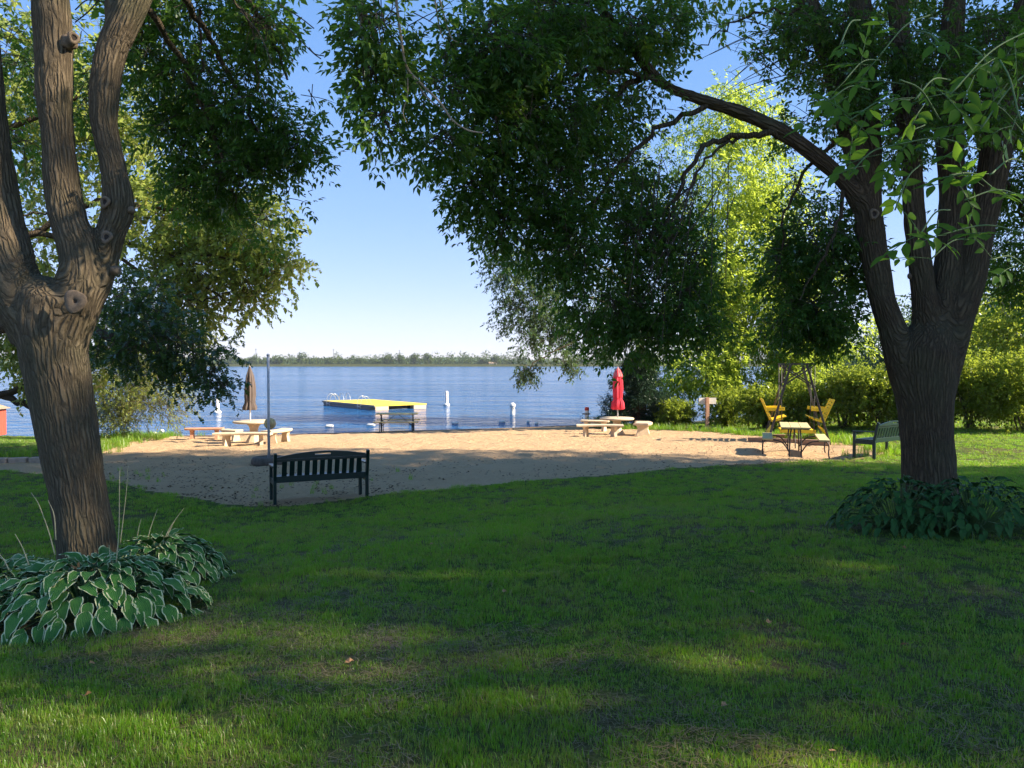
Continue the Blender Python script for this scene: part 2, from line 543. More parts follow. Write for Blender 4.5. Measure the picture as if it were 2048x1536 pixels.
def grid_axis(breaks):
    out = []
    for a, b, st in breaks:
        n = max(1, int(round((b - a) / st)))
        out += list(np.linspace(a, b, n, endpoint=False))
    out.append(breaks[-1][1])
    return np.array(out)

xs = grid_axis([(-160, -30, 5), (-30, -16, 0.6), (-16, 12, 0.11), (12, 30, 0.6), (30, 220, 6)])
ys = grid_axis([(-30, 0, 2), (0, 11, 0.3), (11, 36, 0.11), (36, 60, 0.8), (60, 260, 8)])
X, Y_ = np.meshgrid(xs, ys)
Z = Hnp(X, Y_)
sd = sand_sd(X, Y_).reshape(X.shape)
sdn = sd + 0.16 * n2(X.ravel(), Y_.ravel(), 1.5, 3, 5).reshape(X.shape)
# trodden sand: shallow dents and mounds
dent = fbm(np.stack([X.ravel() * 2.6, Y_.ravel() * 2.6, np.zeros(X.size)], 1), 3, 21).reshape(X.shape)
foot = vnoise(np.stack([X.ravel() * 5.5, Y_.ravel() * 4.2, np.zeros(X.size) + 3], 1), 31).reshape(X.shape)
fine_zone = sstep(sd / 0.5) * sstep((shore(X) - Y_) / 1.2) * (X > -16) * (X < 12) * (Y_ < 36)
Z = Z + fine_zone * (0.026 * dent - 0.060 * np.clip(foot - 0.2, 0, 1))
V = np.stack([X, Y_, Z], -1).reshape(-1, 3)
ny, nx = X.shape
ii, jj = np.meshgrid(np.arange(ny - 1), np.arange(nx - 1), indexing='ij')
Fq = np.stack([ii * nx + jj, ii * nx + jj + 1, (ii + 1) * nx + jj + 1, (ii + 1) * nx + jj], -1).reshape(-1, 4)
fs = sdn.ravel()[Fq].mean(1) > 0

def compact(V, Fq):
    u, inv = np.unique(Fq, return_inverse=True)
    return V[u], inv.reshape(Fq.shape), u

def world_pos(nt): return nd(nt, 'NewGeometry').outputs['Position']

def lawn_ground_mat():
    m, nt, b, out = new_mat('lawn_soil_and_thatch')
    p = world_pos(nt)
    a = noise_node(nt, p, 0.9, 4, 0.6)
    f = noise_node(nt, p, 22, 4, 0.7)
    g = noise_node(nt, p, 120, 2, 0.7)
    c = mixc(nt, ramp(nt, a, [(0.42, 0.0), (0.62, 1.0)]), (0.075, 0.130, 0.020), (0.135, 0.115, 0.050))
    c = mixc(nt, ramp(nt, f, [(0.35, 0.0), (0.75, 0.8)]), c, (0.022, 0.020, 0.011))
    c = mixc(nt, ramp(nt, g, [(0.55, 0.0), (0.8, 0.5)]), c, (0.16, 0.13, 0.06))
    nt.links.new(c, b.inputs['Base Color'])
    b.inputs['Roughness'].default_value = 1.0
    b.inputs['Specular IOR Level'].default_value = 0.1
    nt.links.new(bump(nt, f, 0.03), b.inputs['Normal'])
    return m

def sand_mat():
    m, nt, b, out = new_mat('beach_sand')
    p = world_pos(nt)
    a = noise_node(nt, p, 0.7, 3, 0.5)
    f = noise_node(nt, p, 9, 4, 0.65)
    g = noise_node(nt, p, 160, 2, 0.7)
    c = mixc(nt, a, (0.52, 0.345, 0.190), (0.60, 0.405, 0.230))
    c = mixc(nt, ramp(nt, f, [(0.30, 0.0), (0.75, 0.5)]), c, (0.68, 0.48, 0.29))
    c = mixc(nt, ramp(nt, g, [(0.35, 0.5), (0.6, 0.0)]), c, (0.28, 0.18, 0.11))
    # wet band by the water: z below about 0.06 m
    sx = nd(nt, 'SeparateXYZ'); nt.links.new(p, sx.inputs[0])
    wet = ramp(nt, sx.outputs['Z'], [(0.0, 1.0), (0.035, 1.0), (0.075, 0.0)])
    c = mixc(nt, wet, c, (0.17, 0.115, 0.08))
    nt.links.new(c, b.inputs['Base Color'])
    b.inputs['Roughness'].default_value = 0.95
    b.inputs['Specular IOR Level'].default_value = 0.15
    h = nd(nt, 'Math', operation='MULTIPLY_ADD'); h.inputs[1].default_value = 0.25
    nt.links.new(g, h.inputs[0]); nt.links.new(f, h.inputs[2])
    nt.links.new(bump(nt, h.outputs[0], 0.09), b.inputs['Normal'])
    return m

VL, FL, _ = compact(V, Fq[~fs])
tag(np_mesh('lawn', VL, FL, lawn_ground_mat(), smooth=True), kind='structure')
VS, FS, _ = compact(V, Fq[fs])
tag(np_mesh('beach_sand', VS, FS, sand_mat(), smooth=True), kind='structure')

# ------------------------------------------------------------------ lake
def water_mat():
    m, nt, b, out = new_mat('lake_water')
    p = world_pos(nt)
    w1 = noise_node(nt, scaled(nt, p, (0.55, 1.0, 1)), 0.95, 3, 0.6, 0.6)
    w2 = noise_node(nt, scaled(nt, p, (0.8, 1.3, 1)), 3.6, 2, 0.6, 0.3)
    big = noise_node(nt, scaled(nt, p, (0.22, 1.3, 1)), 0.028, 3, 0.6, 0.3)
    w3 = noise_node(nt, scaled(nt, p, (0.5, 1.0, 1)), 0.30, 2, 0.5)
    amp = ramp(nt, big, [(0.38, 0.40), (0.62, 1.0)])
    s = nd(nt, 'Math', operation='MULTIPLY_ADD'); s.inputs[1].default_value = 0.30
    nt.links.new(w2, s.inputs[0]); nt.links.new(w1, s.inputs[2])
    s2 = nd(nt, 'Math', operation='MULTIPLY_ADD'); s2.inputs[1].default_value = 1.6
    nt.links.new(w3, s2.inputs[0]); nt.links.new(s.outputs[0], s2.inputs[2])
    h = nd(nt, 'Math', operation='MULTIPLY'); nt.links.new(s2.outputs[0], h.inputs[0]); nt.links.new(amp, h.inputs[1])
    nt.links.new(bump(nt, h.outputs[0], 0.95), b.inputs['Normal'])
    b.inputs['Base Color'].default_value = (0.012, 0.085, 0.23, 1)
    b.inputs['Roughness'].default_value = 0.10
    b.inputs['IOR'].default_value = 1.333
    return m
wx = grid_axis([(-3000, -60, 200), (-60, 60, 6), (60, 3000, 200)])
wy = grid_axis([(22, 80, 4), (80, 900, 60)])
WX, WY = np.meshgrid(wx, wy)
n_, m_ = WX.shape
a_, b_ = np.meshgrid(np.arange(n_ - 1), np.arange(m_ - 1), indexing='ij')
WF = np.stack([a_ * m_ + b_, a_ * m_ + b_ + 1, (a_ + 1) * m_ + b_ + 1, (a_ + 1) * m_ + b_], -1).reshape(-1, 4)
tag(np_mesh('lake_water', np.stack([WX, WY, WX * 0], -1).reshape(-1, 3), WF, water_mat()), kind='structure')

# ------------------------------------------------------------------ leaves
def unit(v): return v / (np.linalg.norm(v, axis=-1, keepdims=True) + 1e-9)

def leaf_geo(B, A, N, L, W, lobed=False):
    """B base, A axis, N normal (n,3); L, W (n,) -> V, F(tri), verts per leaf"""
    A = unit(A)
    S = unit(np.cross(N, A))
    N = np.cross(A, S)
    L = L[:, None]; W = W[:, None]
    n = len(B)
    if not lobed:
        fold = 0.18 * W
        vs = [B, B + A * L * 0.42 + S * W * 0.5 + N * fold, B + A * L - N * L * 0.12, B + A * L * 0.42 - S * W * 0.5 + N * fold]
        V = np.stack(vs, 1).reshape(-1, 3)
        o = np.arange(n)[:, None] * 4
        Fc = np.concatenate([o + np.array([[0, 2, 1]]), o + np.array([[0, 3, 2]])], 1).reshape(-1, 3)
        return V, Fc, 4
    mid = [0.0, 0.36, 0.66, 1.0]
    pts = [B + A * L * t - N * L * 0.15 * t * t for t in mid]
    for sgn in (1, -1):
        for (t, wd) in ((0.22, 0.20), (0.40, 0.30), (0.52, 0.42), (0.72, 0.44), (0.86, 0.24)):
            pts.append(B + A * L * t + sgn * S * W * wd + N * W * 0.10)
    V = np.stack(pts, 1).reshape(-1, 3)
    k = len(pts)
    o = np.arange(n)[:, None] * k
    tr = []
    for b0, flip in ((4, 0), (9, 1)):
        for t in ((0, b0, 1), (b0, b0 + 1, 1), (1, b0 + 2, 2), (b0 + 2, b0 + 3, 2), (2, b0 + 4, 3)):
            tr.append(t[::-1] if flip else t)
    Fc = np.concatenate([o + np.array([t]) for t in tr], 1).reshape(-1, 3)
    return V, Fc, k

def foliage(name, parent, blobs, mat, L=0.07, W=0.03, nodes=6, leaflets=5, shoot=0.5, droop=0.5, lobed=False,
            gap=-0.35, gap_scale=1.2, twig_r=0.0035, twig_mat=None, seed=1, hang=0.0, solid=2.4, tint_hi=1.0, kind='stuff'):
    """leaf clusters through the volumes of the given ellipsoids: (centre, radii, shoots)"""
    r = np.random.default_rng(seed)
    Ps, Ds = [], []
    for c, rad, n in blobs:
        c = np.array(c); rad = np.array(rad)
        u = unit(r.normal(size=(n, 3)))
        rr = r.random(n) ** (1 / solid)
        # uneven outline: radius changes with direction
        wob = 1 + 0.28 * fbm(u * 2.3 + c * 0.37, 2, seed + 3)
        p = c + u * rad * (rr * wob)[:, None]
        g = fbm(p * gap_scale, 2, seed + 9)
        keep = g > gap
        p, u = p[keep], u[keep]
        Ps.append(p); Ds.append(unit(unit(u / rad) * 0.7 + r.normal(size=p.shape) * 0.5 + np.array([0, 0, -droop])))
    p = np.concatenate(Ps); d = unit(np.concatenate(Ds))
    S = len(p)
    ln = shoot * r.uniform(0.6, 1.3, S)
    t = (np.arange(nodes) + 0.6) / nodes
    sag = np.array([0, 0, -1.0])
    node = p[:, None] + d[:, None] * (ln[:, None] * t)[..., None] + sag * (0.55 * (droop + hang) * ln[:, None] * t ** 2)[..., None]
    nd_ = unit(d[:, None] + sag * (1.1 * (droop + hang) * t)[None, :, None])
    rnd = unit(r.normal(size=(S, nodes, 3)))
    side = unit(np.cross(nd_, rnd))
    ax = unit(nd_ * 0.55 + side * 0.85 + sag * 0.25 * (1 + hang))
    up = unit(np.array([0, 0, 1.0]) + r.normal(size=(S, nodes, 3)) * 0.45)
    bs = unit(np.cross(ax, up))
    B, A, N = [], [], []
    tp = r.random((S, nodes))
    TI = []
    if leaflets == 1:
        B.append(node.reshape(-1, 3)); A.append(ax.reshape(-1, 3)); N.append(up.reshape(-1, 3)); TI.append(tp.ravel())
    else:
        rl = L * 2.3
        npair = leaflets // 2
        for k in range(npair):
            tt = 0.45 + 0.4 * k / max(1, npair - 1) if npair > 1 else 0.6
            for sg in (1, -1):
                b0 = node + ax * (rl * tt)
                B.append(b0.reshape(-1, 3))
                A.append(unit(ax * 0.6 + sg * bs * 0.8 + sag * 0.25 + r.normal(size=ax.shape) * 0.15).reshape(-1, 3))
                N.append(unit(up + r.normal(size=up.shape) * 0.3).reshape(-1, 3)); TI.append(tp.ravel())
        B.append((node + ax * rl * 0.95).reshape(-1, 3)); A.append(unit(ax + sag * 0.2).reshape(-1, 3)); N.append(up.reshape(-1, 3)); TI.append(tp.ravel())
    B = np.concatenate(B); A = np.concatenate(A); N = np.concatenate(N); TI = np.concatenate(TI)
    n = len(B)
    Ls = L * r.uniform(0.7, 1.25, n)
    Vv, Ff, k = leaf_geo(B, A, N, Ls, Ls * (W / L) * r.uniform(0.85, 1.15, n), lobed)
    tint = np.repeat(np.clip(TI * 0.6 + r.random(n) * 0.5, 0, tint_hi) * 0.92, k)
    o = np_mesh(name, Vv, Ff, mat, parent, {'tint': tint})
    if kind: o['kind'] = kind
    if twig_mat is not None:
        # three sided twigs, one per shoot
        q = node
        root = (p - d * ln[:, None] * 0.5)[:, None]
        path = np.concatenate([root, q], 1)
        m = path.shape[1]
        rad = np.linspace(1.6, 0.5, m) * twig_r
        a = np.array([0, 2.094, 4.189])
        nn = unit(np.cross(d, unit(r.normal(size=d.shape))))
        bb = np.cross(d, nn)
        off = np.cos(a)[None, None, :, None] * nn[:, None, None] + np.sin(a)[None, None, :, None] * bb[:, None, None]
        TV = (path[:, :, None] + off * rad[None, :, None, None]).reshape(-1, 3)
        base = (np.arange(S) * m * 3)[:, None, None]
        i = (np.arange(m - 1) * 3)[None, :, None]
        j = np.arange(3)[None, None, :]
        kk = (j + 1) % 3
        TF = np.stack([base + i + j, base + i + kk, base + i + 3 + kk, base + i + 3 + j], -1).reshape(-1, 4)
        t_ = np_mesh('twigs', TV, TF, twig_mat, parent)
        t_['kind'] = 'stuff'
    return o

def blob(px, py, Y, rx, ry, rY, n, shrink=0, k=1.0):
    """ellipsoid given by photo position / size in pixels and a depth"""
    c = P(px, py, Y)
    rx, ry = max(rx - shrink, rx * .45), max(ry - shrink, ry * .45)
    return ((c.x, c.y, c.z), (rx * Y / F, rY, ry * Y / F), max(1, int(n * k)))

def px_path(pts):
    return [tuple(P(a, b, Y)) for a, b, Y in pts]

# ------------------------------------------------------------------ trunks
def trunk(name, limbs, voxel, mat, parent, amp=0.012, lump=0.02, steps=8):
    """limbs: list of (points, radii); fused, smoothed and given bark coordinates"""
    bm = bmesh.new()
    samp = []
    off = 0.0
    for pts, rads in limbs:
        C = catmull(pts, steps)
        R = np.interp(np.linspace(0, len(rads) - 1, len(C)), np.arange(len(rads)), rads)
        add_tube(bm, C, R, 20)
        T, N, B = frames(C)
        s = np.concatenate([[0], np.cumsum(np.linalg.norm(np.diff(C, axis=0), axis=1))])
        samp.append((C, R, T, N, B, s))
    bmesh.ops.recalc_face_normals(bm, faces=bm.faces)
    me = bpy.data.meshes.new('tmp'); bm.to_mesh(me); bm.free()
    ob = bpy.data.objects.new('tmp', me); COL.objects.link(ob)
    md = ob.modifiers.new('r', 'REMESH'); md.mode = 'VOXEL'; md.voxel_size = voxel
    ms = ob.modifiers.new('s', 'SMOOTH'); ms.factor = 0.5; ms.iterations = 7
    dg = bpy.context.evaluated_depsgraph_get()
    me2 = bpy.data.meshes.new_from_object(ob.evaluated_get(dg))
    bpy.data.objects.remove(ob); bpy.data.meshes.remove(me)
    n = len(me2.vertices)
    co = np.zeros(n * 3); me2.vertices.foreach_get('co', co); co = co.reshape(-1, 3)
    no = np.zeros(n * 3); me2.vertex_normals.foreach_get('vector', no); no = no.reshape(-1, 3)
    DD = np.zeros((len(samp), n)); LL = np.zeros((len(samp), n, 3))
    for li, (C, R, T, N, B, s) in enumerate(samp):
        for ch in range(0, n, 20000):
            sl_ = slice(ch, ch + 20000)
            D = np.linalg.norm(co[sl_, None] - C[None], axis=2) / R[None]
            k = D.argmin(1); DD[li, sl_] = D[np.arange(len(k)), k]
            rel_ = co[sl_] - C[k]
            al = (rel_ * T[k]).sum(1)
            LL[li, sl_] = np.stack([(rel_ * N[k]).sum(1), (rel_ * B[k]).sum(1), C[0][2] + s[k] + al], 1)
    wgt = np.exp(-7.0 * (DD - DD.min(0)))
    bark = (wgt[..., None] * LL).sum(0) / wgt.sum(0)[:, None]
    ridge = np.abs(vnoise(np.stack([bark[:, 0] * 17 + 1.3 * vnoise(bark * 6, 5), bark[:, 1] * 17, bark[:, 2] * 3.2], 1), 4))
    h = amp * (ridge * 2 - 0.6) + lump * vnoise(bark * np.array([3.2, 3.2, 2.0]), 8)
    co = co + no * h[:, None]
    me2.vertices.foreach_set('co', co.ravel())
    a = me2.attributes.new('bark', 'FLOAT_VECTOR', 'POINT'); a.data.foreach_set('vector', bark.astype(np.float32).ravel())
    me2.name = name
    me2.materials.clear()
    for p in me2.polygons: p.use_smooth = True
    return link(name, me2, mat, parent)

def branches(name, paths, mat, parent, seg=6, jitter=0.0, steps=6, seed=0):
    """limbs, each a mesh of its own, with bark coordinates"""
    r = np.random.default_rng(seed)
    for pts, r0, r1 in paths:
        C = catmull(pts, steps)
        if jitter: C[1:-1] += r.normal(size=C[1:-1].shape) * jitter
        Vv, Fc, c0, c1 = tube(C, np.linspace(r0, r1, len(C)), seg)
        np_mesh(name, Vv, Fc, mat, parent, {'bark': Vv}, smooth=True)

def scar(parent, c, r, normal, hole=0.4, mat='scar', flat=0.5, label=None):
    """callus ring round the wound of a lost branch, with a disc painted dark for the shade in its hollow"""
    q = Vector(normal).to_track_quat('Z', 'Y')
    bm = bmesh.new()
    seg, sg2 = 20, 8
    rings = []
    for i in range(seg):
        a = 2 * math.pi * i / seg
        rr = r * (1 + 0.10 * math.sin(3 * a + 1))
        ring = []
        for j in range(sg2):
            b = 2 * math.pi * j / sg2
            rad = rr * (0.5 + hole * 0.5 + (1 - hole) * 0.5 * math.cos(b))
            z = r * flat * math.sin(b)
            v = q @ Vector((rad * math.cos(a), rad * 1.12 * math.sin(a), z))
            ring.append(bm.verts.new(Vector(c) + v))
        rings.append(ring)
    for i in range(seg):
        for j in range(sg2):
            bm.faces.new((rings[i][j], rings[(i + 1) % seg][j], rings[(i + 1) % seg][(j + 1) % sg2], rings[i][(j + 1) % sg2]))
    o = bm_obj('branch_scar', bm, M[mat], parent, smooth=True)
    bm = bmesh.new()
    vs = [bm.verts.new(Vector(c) + q @ Vector((r * (hole + 0.12) * math.cos(k * 0.524), r * (hole + 0.12) * 1.12 * math.sin(k * 0.524), r * flat * 0.12))) for k in range(12)]
    bm.faces.new(vs)
    bm_obj('hollow', bm, M['hole'], o)  # flat disc, coloured dark in place of a shaded recess
    if label: o['label'] = label
    return o

# ---- left ash
LD = 6.6
base_l = G(175, 1112)
ash_l = empty('ash_tree', base_l, 0, 'large ash tree leaning left, three stems with round pruning scars, hostas at its foot', 'tree')
def rel(pts, o):
    return [tuple(Vector(p) - o.location) for p in pts]
k6 = LD / F * 0.82
L_l = [
    ([(182, 1175, LD), (175, 1110, LD), (160, 1000, LD), (133, 850, LD), (113, 730, LD), (104, 650, LD), (108, 595, LD), (122, 565, LD)],
     [86 * k6, 69 * k6, 64 * k6, 68 * k6, 75 * k6, 84 * k6, 84 * k6, 40 * k6]),
    ([(80, 670, LD), (38, 590, LD - .05), (14, 500, LD), (-4, 400, LD + .05), (-22, 250, LD), (-40, 60, LD), (-60, -160, LD)],
     [66 * k6, 62 * k6, 54 * k6, 46 * k6, 40 * k6, 36 * k6, 30 * k6]),
    ([(130, 660, LD), (158, 580, LD - .03), (160, 510, LD - .03), (130, 410, LD), (113, 260, LD), (108, 110, LD), (100, 0, LD), (82, -200, LD), (60, -420, LD)],
     [62 * k6, 56 * k6, 47 * k6, 40 * k6, 37 * k6, 39 * k6, 39 * k6, 33 * k6, 24 * k6]),
    ([(128, 780, LD), (148, 680, LD), (170, 615, LD), (196, 560, LD + .04), (214, 490, LD + .08), (236, 415, LD + .1), (228, 345, LD + .1), (208, 240, LD + .1), (222, 110, LD + .12), (262, 15, LD + .15), (310, -90, LD + .2), (360, -260, LD + .4)],
     [34 * k6, 38 * k6, 38 * k6, 36 * k6, 34 * k6, 36 * k6, 31 * k6, 31 * k6, 32 * k6, 33 * k6, 30 * k6, 24 * k6]),
    ([(235, 90, LD + .12), (232, 10, LD + .2), (225, -120, LD + .4), (215, -300, LD + .7)], [24 * k6, 22 * k6, 20 * k6, 15 * k6]),
]
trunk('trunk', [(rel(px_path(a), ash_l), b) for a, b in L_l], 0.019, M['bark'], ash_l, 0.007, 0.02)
def at_l(px, py, Y): return P(px, py, Y) - ash_l.location
scar(ash_l, at_l(150, 603, LD - 0.318), 25 * k6, (0.16, -1, 0.05), 0.12, 'scar', 0.13)
scar(ash_l, at_l(210, 404, LD - 0.045), 14 * k6, (-0.25, -1, 0.1), 0.40, 'scar', 0.25)
scar(ash_l, at_l(213, 474, LD - 0.075), 15 * k6, (-0.1, -1, 0.15), 0.38, 'scar', 0.25)
scar(ash_l, at_l(147, 76, LD - 0.09), 14 * k6, (0.8, -0.6, 0.1), 0.4, 'scar', 0.36)
for (a, b, Yy, r) in ((230, 541, LD + .02, 13), (262, 420, LD + .08, 10), (79, 188, LD, 12), (138, 84, LD - .02, 21)):
    lump_bm = bmesh.new()
    bmesh.ops.create_icosphere(lump_bm, subdivisions=3, radius=r * k6, matrix=Matrix.Translation(at_l(a, b, Yy)))
    for v in lump_bm.verts: v.co += v.normal * r * k6 * .25 * float(vnoise(np.array([list(v.co * 22)]), 3)[0])
    bm_obj('burl', lump_bm, M['scar'], ash_l, smooth=True)

# limbs of the crown, mostly above the picture
def limb_set(rng, root_pts, n, spread, rise, r0):
    out = []
    for k in range(n):
        p = np.array(root_pts[k % len(root_pts)])
        a = rng.uniform(0, 2 * math.pi)
        ln_ = rng.uniform(0.6, 1.0) * spread
        e = p + np.array([math.cos(a) * ln_, math.sin(a) * ln_, rise * rng.uniform(0.5, 1.2)])
        m1 = p + (e - p) * 0.35 + np.array([0, 0, 0.25 * rise])
        m2_ = p + (e - p) * 0.7 + np.array([0, 0, 0.18 * rise])
        out.append(([p, m1, m2_, e], r0, r0 * 0.2))
    return out
o = ash_l
top_l = [at_l(82, -200, LD), at_l(60, -420, LD), at_l(360, -260, LD + .4), at_l(-60, -160, LD), at_l(215, -300, LD + .7)]
bl = limb_set(np.random.default_rng(3), top_l, 16, 3.2, 3.0, 0.07)
for pts, r0, r1 in (
    ([(300, -80, LD + .2), (380, -60, 7.4), (470, -20, 8.0), (540, 60, 8.4), (575, 160, 8.6)], .05, .012),
    ([(310, -90, LD + .2), (380, 10, 8.0), (440, 110, 8.6), (500, 230, 8.9), (540, 350, 9.0)], .045, .010),
    ([(225, -60, LD + .3), (330, 60, 7.8), (400, 200, 8.6), (450, 330, 8.8), (480, 430, 8.9)], .04, .008),
    ([(400, 20, 8.2), (405, 90, 8.4), (402, 160, 8.5), (406, 240, 8.6)], .016, .006),
    ([(470, -20, 8.0), (500, 60, 8.2), (512, 150, 8.4), (530, 210, 8.5)], .014, .005)):
    bl.append((rel(px_path(pts), o), r0, r1))
branches('branch', bl, M['bark'], ash_l, 7, 0.02)
bm = bmesh.new()
for pts in ([(560, 10, 7.9), (600, 35, 7.9), (628, 57, 7.9)], [(560, 40, 7.9), (595, 75, 7.9), (625, 105, 7.9), (642, 118, 7.9)],
            [(618, 95, 7.9), (630, 108, 7.9), (648, 112, 7.9)], [(480, 20, 7.8), (520, 70, 7.8), (545, 130, 7.8)], [(150, 20, 7.2), (175, 0, 7.2), (210, 5, 7.2)],
            [(150, 45, 7.2), (180, 20, 7.2), (205, -10, 7.2)]):
    add_tube(bm, catmull(rel(px_path(pts), o), 5), 0.006, 5)
bm_obj('bare_twigs', bm, M['twig'], ash_l)['kind'] = 'stuff'

Bl = [blob(430, 30, 9.0, 150, 80, 0.9, 300), blob(330, 130, 9.2, 80, 100, 0.8, 160), blob(420, 160, 9.0, 150, 80, 0.9, 260), blob(530, 60, 8.6, 70, 60, 0.6, 90),
      blob(500, 240, 9.0, 120, 75, 0.8, 230), blob(585, 280, 8.9, 62, 50, 0.5, 80), blob(400, 280, 9.2, 110, 80, 0.8, 180),
      blob(500, 350, 9.0, 100, 70, 0.8, 190), blob(570, 385, 9.0, 45, 60, 0.4, 75), blob(545, 450, 9.0, 45, 35, 0.4, 48), blob(400, 380, 9.2, 95, 50, 0.6, 95),
      blob(330, 300, 9.3, 60, 90, 0.6, 70), blob(30, 120, 9.4, 70, 90, 0.8, 90), blob(20, 280, 9.6, 60, 80, 0.7, 60),
      blob(300, 30, 9.0, 60, 60, 0.6, 70), blob(180, 170, 9.4, 30, 150, 0.5, 60),
      blob(620, 190, 8.8, 22, 30, 0.3, 8)]
Bl = [((c[0] - o.location.x, c[1] - o.location.y, c[2] - o.location.z), tuple(max(q - .20, q * .55) for q in r), int(n * .62)) for c, r, n in Bl]
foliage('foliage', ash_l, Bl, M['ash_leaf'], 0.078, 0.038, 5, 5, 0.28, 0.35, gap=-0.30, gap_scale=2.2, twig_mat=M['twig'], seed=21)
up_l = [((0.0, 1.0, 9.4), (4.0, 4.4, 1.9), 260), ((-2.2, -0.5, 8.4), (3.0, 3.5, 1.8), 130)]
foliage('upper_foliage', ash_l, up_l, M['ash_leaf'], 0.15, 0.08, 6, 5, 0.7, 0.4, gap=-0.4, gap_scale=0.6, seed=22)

# ---- right ash
RD = 9.3
base_r = G(1860, 992)
ash_r = empty('ash_tree', base_r, 0, 'dark ash tree with one long arching limb, ringed by dark green hostas', 'tree')
k9 = RD / F * 0.89
L_r = [
    ([(1866, 1050, RD), (1859, 985, RD), (1855, 900, RD), (1850, 820, RD), (1848, 750, RD), (1850, 705, RD), (1860, 665, RD), (1868, 630, RD)],
     [74 * k9, 58 * k9, 56 * k9, 58 * k9, 64 * k9, 66 * k9, 50 * k9, 26 * k9]),
    ([(1826, 780, RD), (1806, 720, RD), (1784, 655, RD), (1765, 600, RD), (1756, 545, RD), (1744, 480, RD), (1734, 410, RD), (1712, 300, RD), (1672, 150, RD + .1), (1625, 30, RD + .2), (1580, -120, RD + .3)],
     [40 * k9, 38 * k9, 31 * k9, 29 * k9, 29 * k9, 30 * k9, 29 * k9, 26 * k9, 24 * k9, 22 * k9, 18 * k9]),
    ([(1735, 420, RD), (1738, 320, RD + .1), (1732, 200, RD + .2), (1722, 60, RD + .3), (1715, -150, RD + .4)], [30 * k9, 26 * k9, 25 * k9, 24 * k9, 20 * k9]),
    ([(1735, 420, RD), (1690, 365, RD - .05), (1640, 318, RD - .1), (1570, 268, RD - .15), (1500, 232, RD - .2), (1420, 205, RD - .3), (1340, 175, RD - .4), (1290, 130, RD - .5), (1240, 60, RD - .6), (1190, 0, RD - .7), (1130, -80, RD - .9)],
     [28 * k9, 18 * k9, 16 * k9, 14 * k9, 12.5 * k9, 11 * k9, 11 * k9, 10 * k9, 9 * k9, 8 * k9, 6 * k9]),
    ([(1852, 800, RD), (1854, 710, RD), (1850, 620, RD - .05), (1842, 540, RD - .08), (1832, 456, RD - .08), (1826, 380, RD - .05), (1822, 300, RD), (1806, 150, RD), (1795, 0, RD), (1785, -200, RD)],
     [34 * k9, 34 * k9, 29 * k9, 25 * k9, 23 * k9, 22 * k9, 22 * k9, 21 * k9, 19 * k9, 16 * k9]),
    ([(1856, 800, RD + .03), (1870, 700, RD + .05), (1888, 590, RD + .05), (1900, 500, RD + .1), (1905, 400, RD + .15), (1898, 250, RD + .2), (1902, 100, RD + .2), (1915, -100, RD + .2)],
     [38 * k9, 38 * k9, 32 * k9, 29 * k9, 29 * k9, 27 * k9, 24 * k9, 20 * k9]),
    ([(1866, 820, RD), (1886, 725, RD), (1918, 630, RD), (1942, 550, RD), (1960, 456, RD), (1986, 340, RD), (2010, 200, RD), (2040, 60, RD), (2090, -150, RD)],
     [38 * k9, 40 * k9, 35 * k9, 33 * k9, 31 * k9, 33 * k9, 29 * k9, 27 * k9, 20 * k9]),
]
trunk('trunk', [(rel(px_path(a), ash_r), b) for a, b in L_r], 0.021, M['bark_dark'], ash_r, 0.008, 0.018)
def at_r(px, py, Y): return P(px, py, Y) - ash_r.location
scar(ash_r, at_r(1748, 428, RD - 0.19), 11 * k9, (0.1, -1, 0), 0.45, 'scar', 0.4)
o = ash_r
lump_bm = bmesh.new()
bmesh.ops.create_icosphere(lump_bm, subdivisions=2, radius=9 * k9, matrix=Matrix.Translation(at_r(1823, 552, RD - .06)))
bm_obj('burl', lump_bm, M['scar'], ash_r, smooth=True)
top_r = [at_r(1580, -120, RD + .3), at_r(1715, -150, RD + .4), at_r(1785, -200, RD), at_r(1915, -100, RD + .2), at_r(2090, -150, RD)]
br = limb_set(np.random.default_rng(5), top_r, 20, 4.2, 3.4, 0.09)
for pts, r0, r1 in (
    ([(1570, 268, RD - .15), (1500, 272, 9.0), (1430, 285, 8.9), (1385, 330, 8.8), (1350, 400, 8.7), (1318, 480, 8.7), (1295, 560, 8.7)], .042, .010),
    ([(1480, 275, 9.0), (1430, 300, 8.9), (1380, 370, 8.9), (1330, 420, 8.8), (1270, 450, 8.8)], .02, .006),
    ([(1340, 175, RD - .4), (1270, 145, 8.7), (1190, 140, 8.5), (1120, 160, 8.4), (1050, 205, 8.3)], .036, .010),
    ([(1290, 150, RD - .4), (1230, 190, 8.7), (1160, 230, 8.5), (1080, 300, 8.4), (1010, 370, 8.3)], .035, .008),
    ([(1420, 205, 9.0), (1330, 250, 8.8), (1240, 330, 8.7), (1180, 420, 8.6), (1140, 500, 8.6)], .035, .008),
    ([(1190, 0, 8.6), (1100, 0, 8.4), (1000, 40, 8.2), (900, 90, 8.0), (840, 150, 7.9)], .04, .010),
    ([(1690, 340, 9.3), (1680, 430, 9.2), (1640, 520, 9.1), (1600, 600, 9.1)], .03, .008),
    ([(1700, 260, 9.3), (1620, 330, 9.4), (1570, 430, 9.5), (1560, 560, 9.5)], .03, .008),
    ([(1990, 330, 9.3), (2040, 420, 9.8), (2060, 520, 10.2)], .03, .01),
    ([(1625, 30, 9.5), (1540, 20, 9.6), (1460, 50, 9.6), (1390, 100, 9.6)], .022, .006)):
    br.append((rel(px_path(pts), o), r0, r1))
branches('branch', br, M['bark_dark'], ash_r, 7, 0.02)
